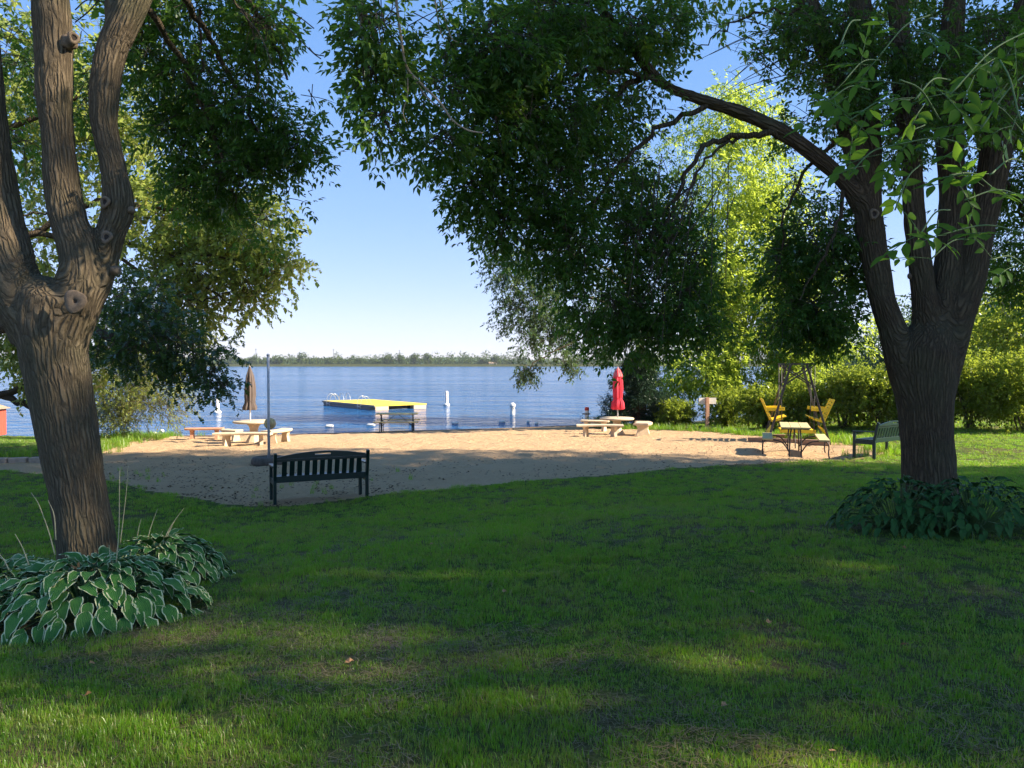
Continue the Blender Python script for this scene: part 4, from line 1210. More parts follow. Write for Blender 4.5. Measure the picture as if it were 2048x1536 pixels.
rg = np.random.default_rng(90)
Bf = []
for row, (Y, hm, n) in enumerate(((905, 12.5, 90), (885, 8.5, 100))):
    for k in range(n):
        x = -470 + 900 * (k + rg.uniform(-.4, .4)) / n
        h = hm * rg.uniform(.7, 1.25) + (3.0 if -110 < x < 10 and row == 0 else 0) - (2.5 if x > 30 else 0)
        wd = rg.uniform(4.5, 7.5)
        Bf.append(((x, Y + rg.uniform(-8, 8), h * .50 + .5), (wd * 1.15, wd, h * .5), 110))
fw = foliage('far_woods', None, Bf, M['far_leaf'], 1.5, 1.25, 3, 1, 1.8, 0.0, gap=-9, seed=91)
tag(fw, kind='stuff')
for i, (px, hh, wd, lab) in enumerate(((462, 15, 7, 'pale green tree at the left end of the far treeline'), (505, 12, 6, 'rounded far shore tree right of the brown umbrella tip'), (560, 10, 6, 'low spreading far shore tree'),
                                    (604, 16.5, 7.5, 'tallest rounded tree on the far shore, left of the raft'), (660, 10, 6, 'small yellowish far shore tree above the far raft ladder'), (716, 10.5, 6, 'rounded bush like tree on the far shore above the raft'),
                                    (775, 14.5, 7, 'first tree of the taller far grove'), (800, 15, 7, 'second tree of the taller far grove'), (828, 15.5, 8, 'dark tree in the middle of the taller far grove'), (856, 14.5, 7, 'right tree of the taller far grove'),
                                    (968, 9.5, 5, 'dark round tree near the right end of the far shore'), (992, 13, 6, 'round dark tree standing alone by the far white house'), (1160, 14, 8, 'pale green tree on the far shore between hanging boughs'))):
    c = P(px, 728, 872)
    t = empty('far_tree', (c.x, 872, 0.6), 0, lab, 'tree', 'single trees along the far shore')
    branches('trunk', [([(0, 0, -.5), (0, 0, hh * .3), (0, 0, hh * .7)], .35, .15)], M['bark_dark'], t, 6)
    r = np.random.default_rng(300 + i)
    bs = [((0, 0, hh * .58), (wd * .7, wd * .7, hh * .38), 90)] + [((r.uniform(-.5, .5) * wd, r.uniform(-.3, .3) * wd, hh * r.uniform(.35, .75)), (wd * .45, wd * .45, hh * .2), 30) for _ in range(5)]
    foliage('crown', t, bs, M['far_leaf'], 1.3, 1.0, 3, 1, 1.4, 0.0, gap=-9, seed=310 + i)
# reeds
n = 26000
X0 = rg.uniform(-480, 480, n); Y0 = rg.uniform(848, 866, n)
hh = rg.uniform(1.6, 3.0, n)
wv_ = rg.uniform(.25, .6, n)
Vr = np.stack([np.stack([X0 - wv_, Y0, X0 * 0 - .2], 1), np.stack([X0 + wv_, Y0, X0 * 0 - .2], 1), np.stack([X0 + rg.uniform(-.4, .4, n), Y0, hh], 1)], 1).reshape(-1, 3)
tag(np_mesh('reed_bed', Vr, np.arange(n * 3).reshape(-1, 3), M['reed'], None, {'tint': np.repeat(rg.random(n), 3)}), kind='stuff')
for i, (px, top) in enumerate(((512, 697), (667, 698), (799, 700), (921, 701))):
    b0 = P(px, 728, 1150)
    t = empty('utility_pole', (b0.x, 1150, 6), 0, ['thin transmission pole on the far hills, leftmost of four', 'thin transmission pole above the left end of the raft', 'thin transmission pole behind the taller far grove', 'thin transmission pole rightmost on the far hills'][i], 'pole', 'transmission poles on the far hills')
    hgt = EYE + (728 - top) / F * 1150 - 6
    tube_obj('pole', [(0, 0, 0), (0, 0, hgt / 2), (0, 0, hgt)], .30, M['dark_metal'], t, 6)
    box('crossarm', (0, 0, hgt * .93), (3.2, .25, .25), M['dark_metal'], t)
hs = P(986, 728, 880)
fh = empty('far_house', (hs.x, 880, .6), 0, 'tiny white house on the far shore near the round dark tree', 'house')
box('wall', (0, 0, 1.4), (9, 6, 2.8), M['white'], fh)
bm = bmesh.new()
vs = [bm.verts.new(v) for v in ((-5, -3.4, 2.8), (5, -3.4, 2.8), (5, 3.4, 2.8), (-5, 3.4, 2.8), (-5, 0, 4.6), (5, 0, 4.6))]
for f in ((0, 1, 5, 4), (2, 3, 4, 5), (0, 4, 3), (1, 2, 5), (0, 3, 2, 1)): bm.faces.new([vs[i] for i in f])
bm_obj('roof', bm, M['roofing'], fh)

# ================================================================== things on the beach and lawn
# ---- garden benches
def garden_bench(loc, rz, label):
    """back posts on y = 0, seat in front towards +y"""
    t = empty('garden_bench', loc, rz, label, 'bench', 'dark green slatted garden benches')
    m = M['bench']; wd = 1.52; hw = wd / 2
    lean = -0.10
    for s in (-1, 1):
        bm = bmesh.new(); add_bar(bm, (s * hw, 0, -.10), (s * hw, 0, .42), .05, .07); add_bar(bm, (s * hw, 0.004, .40), (s * hw, lean, .87), .05, .065)
        bm_obj('back_post', bm, m, t, bevel=.004)
        box('front_leg', (s * hw, .50, .25), (.05, .065, .74), m, t, bevel=.004)
        bm = bmesh.new(); add_bar(bm, (s * hw, -.03, .645), (s * hw, .55, .625), .075, .028)
        bm_obj('armrest', bm, m, t, bevel=.004)
        box('side_rail', (s * hw, .25, .375), (.035, .44, .085), m, t)
    box('back_bottom_rail', (0, -.012, .435), (wd - .05, .035, .105), m, t, bevel=.003)
    box('seat_front_rail', (0, .505, .375), (wd - .05, .03, .08), m, t, bevel=.003)
    box('back_top_rail', (0, lean + .022, .755), (wd - .05, .035, .045), m, t, bevel=.003)
    # arched crest with its slot
    bm = bmesh.new()
    N = 28
    def arc(x): return .805 + .085 * (1 - (x / hw) ** 2)
    def prism(quads):
        for q in quads:
            f = [bm.verts.new((x, lean + .008, z)) for x, z in q]; bk = [bm.verts.new((x, lean - .022, z)) for x, z in q]
            bm.faces.new(f[::-1]); bm.faces.new(bk)
            for k in range(4): bm.faces.new((f[k], f[(k + 1) % 4], bk[(k + 1) % 4], bk[k]))
    xs_ = list(np.linspace(-hw + .025, -.13, 13)) + list(np.linspace(.13, hw - .025, 13))
    q = []
    for a, b in list(zip(xs_[:12], xs_[1:13])) + list(zip(xs_[13:25], xs_[14:26])):
        q.append([(a, .782), (b, .782), (b, arc(b)), (a, arc(a))])
    mid_ = np.linspace(-.13, .13, 7)
    for a, b in zip(mid_[:-1], mid_[1:]):
        q.append([(a, .782), (b, .782), (b, .828), (a, .828)]); q.append([(a, .852), (b, .852), (b, arc(b)), (a, arc(a))])
    prism(q)
    bmesh.ops.remove_doubles(bm, verts=bm.verts, dist=1e-5)
    bm_obj('crest_rail', bm, m, t)
    sm = None
    for k in range(11):
        x = -hw + .025 + (k + 1) * (wd - .05) / 12
        bm = bmesh.new(); add_bar(bm, (x, -.008, .48), (x, lean + .02, .74), .078, .018)
        bm_obj('back_slat', bm, m, t)
    for k in range(5):
        box('seat_slat', (0, .07 + k * .096, .43 + .003 * abs(2 - k)), (wd - .06, .082, .022), m, t, bevel=.003)
    return t
p1 = P(553, 1012, 12.55); p2 = P(731, 1000, 13.15)
cx, cyy = (p1.x + p2.x) / 2, (p1.y + p2.y) / 2
garden_bench((cx, cyy, H(cx, cyy) - .02), math.atan2(p2.y - p1.y, p2.x - p1.x), 'dark green slatted bench seen from behind, at the lawn edge facing the lake')
p1 = P(1748, 918, 18.3)
a = math.radians(36)
c2 = (p1.x + .76 * math.cos(a), p1.y + .76 * math.sin(a))
garden_bench((c2[0], c2[1], H(*c2) + .02), a, 'dark green slatted bench half hidden behind the right ash trunk')

# ---- tetherball pole in a tyre base, with ball
pb = G(538, 928)
pole = empty('tetherball_pole', pb, 0, 'tall grey steel pole standing in a concrete filled tyre on the sand', 'pole')
tube_obj('pole', [(0, 0, .12), (0, 0, 1.2), (0, 0, 2.52)], .031, M['grey_metal'], pole, 12)
lathe_obj('pole_cap', [(0.001, 0), (.040, .0), (.040, .03), (.02, .05), (.001, .055)], M['grey_metal'], pole, 10, (0, 0, 2.51))
lathe_obj('tyre_base', [(.20, -.05), (.37, -.04), (.40, .03), (.40, .10), (.36, .165), (.28, .18), (.24, .15), (.001, .145)], M['rubber'], pole, 26)
tb = empty('tetherball', (pb.x, pb.y + .16, pb.z), 0, 'worn tan tetherball hanging low behind the grey pole', 'ball')
bm = bmesh.new(); bmesh.ops.create_uvsphere(bm, u_segments=20, v_segments=14, radius=.135, matrix=Matrix.Translation((-.02, 0, .93)))
bm_obj('ball', bm, M['ball'], tb, smooth=True)
tube_obj('rope', [(-.02, 0, 1.06), (-.02, -.06, 1.8), (0.0, -.12, 2.48)], .005, M['stalk'], tb, 5)
bm = bmesh.new(); add_tube(bm, np.array([(-.02, 0, 1.055), (-.02, 0, 1.09)]), .02, 8); bm_obj('eye_loop', bm, M['white'], tb)

# ---- concrete tables with umbrellas and benches
def round_table(loc, label, hgt=.72, r=.66):
    t = empty('concrete_table', loc, 0, label, 'table', 'round concrete picnic tables on the sand')
    lathe_obj('table_top', [(r * .92, 0), (r, .02), (r, .06), (r * .96, .075), (.03, .078)], M['concrete'], t, 36, (0, 0, hgt - .078))
    lathe_obj('pedestal', [(.30, -.06), (.27, .05), (.16, .22), (.13, .40), (.17, .54), (.26, hgt - .078)], M['concrete'], t, 10, smooth=False)
    return t
def umbrella(loc, label, mat, hat, h0, h1, profile, seed):
    t = empty('beach_umbrella', loc, 0, label, 'umbrella', 'closed umbrellas over the concrete tables')
    tube_obj('pole', [(0, 0, .30), (0, 0, h0 + .05), (0, 0, h1 + .02)], .021, M['white'] if hat is None else M['grey_metal'], t, 10)
    bm = bmesh.new()
    seg = 64
    r_ = np.random.default_rng(seed); ph = r_.uniform(0, 6.28, 3)
    rings = []
    for z, rad, fold in profile:
        ring = []
        for i in range(seg):
            a = 2 * math.pi * i / seg
            k = 1 + fold * (math.cos(8 * a + ph[0] + z * .5) * .6 + math.cos(13 * a + ph[1] - z * 1.1) * .3 + math.cos(5 * a + ph[2] + z * 2) * .3)
            ring.append(bm.verts.new((rad * k * math.cos(a), rad * k * math.sin(a), z + .02 * fold * math.cos(8 * a))))
        rings.append(ring)
    for k in range(len(rings) - 1):
        for i in range(seg):
            bm.faces.new((rings[k][i], rings[k][(i + 1) % seg], rings[k + 1][(i + 1) % seg], rings[k + 1][i]))
    bm_obj('canopy', bm, M[mat], t, smooth=True)
    return t
t1 = G(507, 892); t1.y = 25.0; t1.x = (507 - 1024) / F * 25.0; t1.z = H(t1.x, t1.y)
round_table(t1, 'round concrete table under the brown umbrella by the water')
z1 = t1.z
def zat(py, Y): return P(1024, py, Y).z
h0, h1 = zat(820, 25) - z1, zat(733, 25) - z1
H1 = h1 - h0
u1 = umbrella((t1.x - .12, t1.y, z1), 'closed dark brown umbrella, gathered with a tie, over the left concrete table', 'umb_brown', None, h0, h1,
              [(h0, .19, .30), (h0 + .06 * H1, .20, .30), (h0 + .16 * H1, .155, .22), (h0 + .21 * H1, .15, .20), (h0 + .32 * H1, .165, .2), (h0 + .55 * H1, .155, .2), (h0 + .78 * H1, .115, .17), (h0 + .93 * H1, .055, .1), (h1, .025, 0.02)], 1)
lathe_obj('finial', [(.02, 0), (.03, .03), (.02, .07), (.004, .10)], M['white'], u1, 10, (0, 0, h1 - .01))
bm = bmesh.new(); add_tube(bm, np.array([(.152 * math.cos(a), .152 * math.sin(a), h0 + .20 * H1) for a in np.linspace(0, 6.28, 20)]), .010, 5); bm_obj('tie_strap', bm, M['umb_brown'], u1)

Y2 = 27.0
x2 = (1234 - 1024) / F * Y2
t2 = Vector((x2, Y2, H(x2, Y2)))
round_table(t2, 'round concrete table under the red umbrella', zat(835, Y2) - t2.z, .60)
h0, h1 = zat(819, Y2) - t2.z, zat(736, Y2) - t2.z
H1 = h1 - h0
u2 = umbrella((t2.x + .03, t2.y, t2.z), 'closed bright red umbrella with a faded cap over the right concrete table', 'umb_red', 1, h0, h1,
              [(h0, .15, .30), (h0 + .03, .20, .30), (h0 + .17 * H1, .19, .26), (h0 + .26 * H1, .135, .16), (h0 + .30 * H1, .15, .2), (h0 + .5 * H1, .160, .27), (h0 + .8 * H1, .140, .26), (h0 + .93 * H1, .10, .12), (h1 - .02, .03, .05)], 2)
bm = bmesh.new()
rings = []
for z, rad in ((h1 - .30, .165), (h1 - .20, .135), (h1 - .08, .085), (h1, .02)):
    rings.append([bm.verts.new((rad * (1 + .10 * math.cos(8 * a)) * math.cos(a), rad * (1 + .10 * math.cos(8 * a)) * math.sin(a), z)) for a in np.linspace(0, 2 * math.pi, 48, endpoint=False)])
for k in range(3):
    for i in range(48): bm.faces.new((rings[k][i], rings[k][(i + 1) % 48], rings[k + 1][(i + 1) % 48], rings[k + 1][i]))
bm_obj('canopy_cap', bm, M['umb_red_pale'], u2, smooth=True)
lathe_obj('finial', [(.015, 0), (.022, .02), (.005, .05)], M['umb_red_pale'], u2, 10, (0, 0, h1 - .005))
bm = bmesh.new(); add_tube(bm, np.array([(.148 * math.cos(a), .148 * math.sin(a), h0 + .27 * H1) for a in np.linspace(0, 6.28, 20)]), .008, 5); bm_obj('tie_strap', bm, M['umb_red'], u2)

def concrete_bench(loc, rz, ln, label, mat='concrete', sag=0.10, hgt=.40, depth=.36, legx=.33, flare=.30):
    """bench of a seat slab on two flared feet; the seat may curve round its table"""
    t = empty('concrete_bench', loc, rz, label, 'bench', 'concrete benches around the beach tables')
    bm = bmesh.new()
    N = 14
    ro = []
    for i in range(N + 1):
        u = -1 + 2 * i / N
        x = u * ln / 2; y = sag * (u * u) - sag * .5
        endr = 1 - .10 * (abs(u) ** 8)
        ro.append([bm.verts.new((x, y - depth / 2 * endr, hgt - .07)), bm.verts.new((x, y - depth / 2 * endr - .012, hgt - .02)), bm.verts.new((x, y - depth / 2 * endr + .02, hgt)),
                   bm.verts.new((x, y + depth / 2 * endr - .02, hgt)), bm.verts.new((x, y + depth / 2 * endr + .012, hgt - .02)), bm.verts.new((x, y + depth / 2 * endr, hgt - .07))])
    for i in range(N):
        for k in range(6):
            bm.faces.new((ro[i][k], ro[i][(k + 1) % 6], ro[i + 1][(k + 1) % 6], ro[i + 1][k]))
    bm.faces.new(ro[0][::-1]); bm.faces.new(ro[-1])
    bm_obj('seat', bm, M[mat], t)
    for s in (-1, 1):
        x = s * ln * legx; y = sag * (2 * legx) ** 2 - sag * .5
        bm = bmesh.new()
        prof = [(-.06, .78), (.03, .80), (.10, .70), (.20, .58), (hgt - .13, .66), (hgt - .074, .92)]
        rr = []
        for z, f in prof:
            d2 = depth * .5 * f
            rr.append([bm.verts.new((x - .05, y - d2, z)), bm.verts.new((x + .05, y - d2, z)), bm.verts.new((x + .05, y + d2, z)), bm.verts.new((x - .05, y + d2, z))])
        for k in range(len(rr) - 1):
            for q in range(4): bm.faces.new((rr[k][q], rr[k][(q + 1) % 4], rr[k + 1][(q + 1) % 4], rr[k + 1][q]))
        bm.faces.new(rr[0][::-1]); bm.faces.new(rr[-1])
        bmesh.ops.rotate(bm, verts=bm.verts, cent=(x, y, 0), matrix=euler(0, 0, s * -.5 * sag * 6))
        bm_obj('foot', bm, M[mat], t)
    return t
def at(px, Y, dz=0.0):
    x = (px - 1024) / F * Y
    return Vector((x, Y, H(x, Y) + dz))
concrete_bench(at(486, 23.7), math.radians(2), 1.75, 'long pale concrete bench in front of the brown umbrella table', hgt=.40, depth=.36, sag=-.14, legx=.30)
concrete_bench(at(408, 26.8, -.02), math.radians(8), 1.25, 'straight terracotta bench farthest left, behind the brown umbrella table', 'terracotta', sag=0.0, hgt=.42)
concrete_bench(at(556, 24.6), math.radians(74), 1.2, 'pale concrete bench seen end on, right of the brown umbrella table', sag=.12, hgt=.43, depth=.42)
concrete_bench(at(461, 26.2, -.02), math.radians(-30), .75, 'small concrete bench behind the brown umbrella table, only its dark far seat showing', sag=.05, hgt=.40)
concrete_bench(at(1200, 25.6), math.radians(-4), 1.55, 'pale concrete bench in front of the red umbrella table', hgt=.42, depth=.38, sag=-.14, legx=.30)
concrete_bench(at(1286, 26.4), math.radians(78), 1.1, 'pale concrete bench seen end on, right of the red umbrella table', sag=.10, hgt=.44, depth=.55)
concrete_bench(at(1190, 28.9), math.radians(-14), 1.05, 'shaded concrete bench behind the red umbrella table, beside the mooring post', sag=.10, hgt=.42)

# ---- picnic tables with bent steel frames
def picnic_table(loc, rz, label, wood, metal, ln=1.8, style=0):
    """length along x"""
    t = empty('picnic_table', loc, rz, label, 'picnic table', 'picnic tables with bent steel tube frames')
    for k in range(3):
        box('table_plank', (0, (k - 1) * .235, .735), (ln, .228, .04), M[wood], t, bevel=.004)
    for s in (-1, 1):
        box('seat_plank', (0, s * .66, .44), (ln * (1.0 if style else 1.06), .25, .04), M[wood], t, bevel=.004)
    for s in (-1, 1):
        x = s * ln * .38
        for q in (-1, 1):
            # leg pair, bent outwards to carry the seat
            tube_obj('leg', [(x, q * .10, .71), (x, q * .13, .5), (x, q * .14, .0), (x, q * .17, -.06)], .019, M[metal], t, 7)
            tube_obj('seat_support', catmull([(x, q * .14, .12), (x, q * .30, .34), (x, q * .50, .405), (x, q * .70, .40), (x, q * .775, .30), (x, q * .77, .1), (x, q * .80, -.05)], 5), .017, M[metal], t, 7)
        tube_obj('top_rail', [(x, -.33, .69), (x, 0, .705), (x, .33, .69)], .017, M[metal], t, 7)
        tube_obj('brace', [(s * .06, 0, .70), (x, 0, .22)], .013, M[metal], t, 6)
        box('end_block', (x, 0, .70), (.06, .55, .03), M[metal], t)
    return t
picnic_table(at(794, 31.2), math.radians(4), 'weathered picnic table at the very edge of the water in front of the raft', 'pale_wood', 'dark_metal', 1.68)
pt = at(1590, 19.8)
picnic_table(pt, math.radians(72), 'weathered picnic table seen end on in front of the glider swing', 'pale_wood', 'dark_metal', 1.75, 1)

# ---- glider swing with two facing yellow seats
SY = 23.0
sx0 = (1593 - 1024) / F * SY
sw = empty('glider_swing', (sx0, SY, H(sx0, SY)), math.radians(-14), 'glider swing with two facing yellow slatted seats in a dark steel frame', 'swing')
m = M['swing_metal']
TZ = zat(728, SY) - sw.location.z
u = SY / F
for y in (-.55, .55):
    box('top_beam', (0, y, TZ), (62 * u, .05, .05), m, sw)
    for s in (-1, 1):
        x0 = s * 15 * u; x1 = s * 58 * u
        bm = bmesh.new(); add_bar(bm, (x0, y, TZ - .02), (x1, y + math.copysign(.12, y), -.05), .06); bm_obj('leg', bm, m, sw)
        bm = bmesh.new(); add_bar(bm, (-s * 30 * u, y, TZ - .03), (s * 31 * u, y + .012 * s, TZ - .66), .036); bm_obj('cross_brace', bm, m, sw)
for s in (-1, 1):
    box('end_beam', (s * 31 * u, 0, TZ), (.045, 1.1, .05), m, sw)
    for y in (-.42, .42):
        tube_obj('hanger_rod', [(s * 31 * u, y, TZ), (s * 30.5 * u, y, .9), (s * 30 * u, y, .30)], .012, m, sw, 6)
ym = M['yellow']
plat = empty('carriage', (0, 0, 0)); plat.parent = sw
# platform slats
for k in range(5):
    box('floor_slat', ((k - 2) * .19, 0, .36), (.16, .84, .03), ym, plat, bevel=.003)
box('floor_edge_board', (0, -.44, .33), (1.0, .03, .10), ym, plat)
for s in (-1, 1):
    xs0, zs0 = s * 30 * u + s * .02, .72            # seat front
    xs1, zs1 = s * 48 * u, .64                      # seat back corner
    for k in range(4):
        t_ = (k + .5) / 4
        x = xs0 - s * .16 + (xs1 - xs0 + s * .16) * t_; z = zs0 + .05 + (zs1 - zs0 - .05) * t_
        box('seat_slat', (x, 0, z), (.105, .86, .025), ym, plat, rot=euler(0, math.radians(s * 18), 0), bevel=.003)
    for k in range(7):
        t_ = (k + .5) / 7
        x = xs1 + s * .27 * t_ + s * .01; z = zs1 + .02 + .62 * t_
        box('back_slat', (x, 0, z), (.026, .86, .078), ym, plat, rot=euler(0, s * .41, 0), bevel=.003)
    for y in (-.44, .44):
        bm = bmesh.new(); add_bar(bm, (xs0 - s * .10, y, .99), (xs1 + s * .16, y, 1.0 - .03), .035, .10); bm_obj('armrest', bm, ym, plat, bevel=.003)
        bm = bmesh.new(); add_bar(bm, (xs1, y, .60), (xs1 + s * .28, y, 1.26), .05, .03); bm_obj('back_upright', bm, ym, plat)
        bm = bmesh.new(); add_bar(bm, (xs0 - s * .05, y, .70), (xs1, y, .62), .03, .06); bm_obj('seat_rail', bm, ym, plat)
        bm = bmesh.new(); add_bar(bm, (xs0 - s * .02, y, .34), (xs0 - s * .02, y, .98), .03); bm_obj('arm_post', bm, m, plat)
    for k in range(2):
        box('step_board', (s * 50 * u - s * .07 * (k - .5), 0, .30 + .09 * k), (.13, .8, .03), ym, plat, rot=euler(0, s * .9, 0))
# timber frame round the swing pad
def timber(a, b, hgt, wd, label):
    a, b = Vector(a), Vector(b)
    c = (a + b) / 2
    t = box('landscape_timber', (0, 0, 0), ((b - a).length, wd, hgt), M['timber'], None, bevel=.01)
    t.location = (c.x, c.y, c.z + hgt / 2 - .03)
    t.rotation_euler = (0, 0, math.atan2(b.y - a.y, b.x - a.x))
    tag(t, label, 'timber', 'landscape timbers edging the sand')
    return t
timber(at(1497, 22.8), at(1661, 21.9), .16, .14, 'long landscape timber in front of the glider swing')
timber(at(1530, 24.2), at(1622, 23.7), .14, .12, 'short landscape timber under the back of the glider swing')
timber(at(1330, 30.4), at(1418, 29.0), .10, .12, 'thin timber edging between the spruce and the sign post')
timber(at(1420, 28.9), at(1520, 27.0), .10, .12, 'thin timber edging right of the sign post')

# ---- sign board on a post, mooring post
sp_ = at(1415, 28.4)
sg = empty('sign_post', sp_, math.radians(6), 'white sign board on a brown wooden post at the edge of the right grass', 'sign')
ps = zat(795, 28.4) - sp_.z
box('post', (0, 0, ps / 2 - .05), (.12, .10, ps + .1), M['post_wood'], sg, bevel=.006)
box('board', (0.03, .066, ps - .13), (.66, .025, .23), M['sign_back'], sg, bevel=.003)
mp = at(1174, 32.2)
mo = empty('mooring_post', mp, 0, 'short pale mooring post with red top and a crossbar, left of the spruce', 'post')
lathe_obj('post', [(.085, -.3), (.085, .7), (.085, .78)], M['white'], mo, 12)
lathe_obj('red_top', [(.092, .72), (.092, .82), (.08, .86), (.001, .87)], M['red_print'], mo, 12)
box('crossbar', (-.03, -.06, .58), (.34, .05, .05), M['dark_metal'], mo)

# ---- red shed and stone edging at the left
shd = at(-54, 29.0)
shed = empty('garden_shed', shd, math.radians(8), 'small red plank shed with a shingled roof at the left edge', 'shed')
for k in range(9):
    box('plank', (-.76 + k * .19, -.62, .53), (.182, .03, 1.02), M['red_wood'], shed, bevel=.004)
for k in range(6):
    box('side_plank', (.84, -.50 + k * .2, .53), (.03, .19, 1.02), M['red_wood'], shed, bevel=.004)
box('far_wall', (-.02, .58, .5), (1.6, .03, 1.0), M['red_wood'], shed)
bm = bmesh.new()
vs = [bm.verts.new(v) for v in ((-1.0, -.75, 1.03), (.98, -.75, 1.03), (.98, .75, 1.03), (-1.0, .75, 1.03), (-.35, 0, 1.42), (.30, 0, 1.42))]
for f in ((0, 1, 5, 4), (2, 3, 4, 5), (1, 2, 5), (3, 0, 4), (0, 3, 2, 1)): bm.faces.new([vs[i] for i in f])
bm_obj('roof', bm, M['roofing'], shed)
ed = at(40, 18.4)
edg = empty('stone_edging', ed, 0, 'low curb of rough stone blocks between the sand and the left lawn', 'edging')
for k in range(8):
    w_ = .34 + .06 * math.sin(k * 2.1)
    xx = -1.6 + k * .385
    yy = .35 * (xx / 1.6) ** 1
    bx_ = box('stone', (xx, yy, H(ed.x + xx, ed.y + yy) - ed.z + .03), (w_, .22, .17), M['stone'], edg, rot=euler(0, .03 * math.sin(k), .2), bevel=.02)

# ---- swimming raft
rc = [P(750, 820.5, 46.4), P(665, 809, 53.2), P(732, 805, 57.3), P(848, 816.5, 49.0)]   # water line corners, near, left, far, right
for v in rc: v.z = 0
o0 = rc[0]
ex = (rc[3] - o0); ey = (rc[1] - o0)
ax_ = math.atan2(ex.y, ex.x)
ay_ = math.atan2(ey.y, ey.x)
mid_ang = (ax_ + (ay_ - math.pi / 2)) / 2
exl, eyl = ex.length * .98, ey.length * .94
raft = empty('swimming_raft', (o0.x, o0.y, 0), mid_ang, 'square floating swim raft with yellow deck and three steel ladders', 'raft')
DZ = .27
npl = 10
for k in range(npl):
    box('deck_board', (exl / 2, eyl * (k + .5) / npl, DZ), (exl, eyl / npl - .012, .07), M['deck_yellow'], raft, bevel=.004)
box('edge_board', (-.03, eyl / 2, DZ - .02), (.05, eyl + .04, .11), M['raft_side'], raft)
box('left_fascia', (.06, eyl / 2, .10), (.08, eyl * .985, .30), M['raft_side'], raft)
box('front_skirt', (exl / 2, .45, .12), (exl * .9, .05, .20), M['dark_metal'], raft)
box('far_fascia', (exl / 2, eyl - .06, .17), (exl * .97, .08, .20), M['raft_side'], raft)
for (x0, x1) in ((.02, .95), (exl - .95, exl - .02)):
    box('float', ((x0 + x1) / 2, .42, .07), (x1 - x0, .80, .38), M['float_tan'], raft, bevel=.03)
def ladder(x, y, rz, parent):
    g = empty('ladder', (x, y, DZ), rz); g.parent = parent
    for s in (-.24, .24):
        tube_obj('rail', catmull([(.56, s, -.0), (.46, s, .30), (.30, s, .48), (.12, s, .53), (-.04, s, .42), (-.14, s, .2), (-.16, s, -.45)], 6), .014, M['chrome'], g, 8)
    for z in (-.12, -.38):
        tube_obj('rung', [(-.18, -.24, z), (-.18, .24, z)], .02, M['chrome'], g, 6)
ladder(.0, eyl * .84, 0, raft)
ladder(.0, eyl * .24, 0, raft)
ladder(exl * .42, eyl, -math.pi / 2, raft)

# ---- regulatory buoys and rope floats
def buoy(px, py, label, style, hgt):
    Y = (EYE) * F / (py - 728)
    x = (px - 1024) / F * Y
    t = empty('marker_buoy', (x, Y, 0), 0, label, 'buoy', 'white swim area marker buoys')
    if style < 2:
        lathe_obj('body', [(.10, -.4), (.11, .02), (.115, .10), (.11, hgt - .05), (.095, hgt - .01), (.04, hgt)], M['white'], t, 20)
        lathe_obj('float_collar', [(.12, -.05), (.21, -.02), (.22, .06), (.18, .12), (.115, .14)], M['white'], t, 20)
    else:
        lathe_obj('body', [(.13, -.4), (.14, .02), (.135, .40), (.115, hgt - .24)], M['white'], t, 20)
        lathe_obj('dome_top', [(.11, hgt - .26), (.17, hgt - .22), (.175, hgt - .14), (.13, hgt - .04), (.05, hgt)], M['white'], t, 20)
    # printed marks: orange diamond with bars above and below, facing the beach
    bm = bmesh.new()
    R_ = .1135 if style < 2 else .139
    def patch(z, hh, ww, rows=7):
        for k in range(rows):
            a0 = -hh + 2 * hh * k / rows; a1 = -hh + 2 * hh * (k + 1) / rows
            w0 = ww * (1 - abs(a0) / hh) if ww > 0 else -ww; w1 = ww * (1 - abs(a1) / hh) if ww > 0 else -ww
            q = []
            for (w_, a_) in ((-w0, a0), (w0, a0), (w1, a1), (-w1, a1)):
                th = w_ / R_ - math.pi / 2
                q.append(bm.verts.new((R_ * 1.012 * math.cos(th), R_ * 1.012 * math.sin(th), z + a_)))
            if (q[0].co - q[1].co).length < 1e-4: bm.faces.new((q[1], q[2], q[3]))
            elif (q[2].co - q[3].co).length < 1e-4: bm.faces.new(q[:3])
            else: bm.faces.new(q)
    if style == 0:
        patch(hgt * .62, .13, .10); bm_obj('red_diamond', bm, M['red_print'], t); bm = bmesh.new(); patch(hgt * .86, .03, -.09, 1); patch(hgt * .34, .03, -.07, 1); bm_obj('dark_band', bm, M['black_print'], t)
    elif style == 1:
        for q_ in (.45, .62, .80): patch(hgt * q_, .045, .07, 4)
        bm_obj('red_print', bm, M['red_print'], t)
    else:
        patch(hgt * .50, .05, -.05, 1); patch(hgt * .36, .03, -.05, 1); bm_obj('dark_print', bm, M['black_print'], t)
buoy(434, 826, 'white marker buoy with a red diamond, beyond the terracotta bench', 0, .84)
buoy(893, 811, 'slim white marker buoy with red print, right of the raft', 1, .98)
buoy(1025, 829.5, 'dome topped off white marker buoy nearest the hanging boughs', 2, .66)
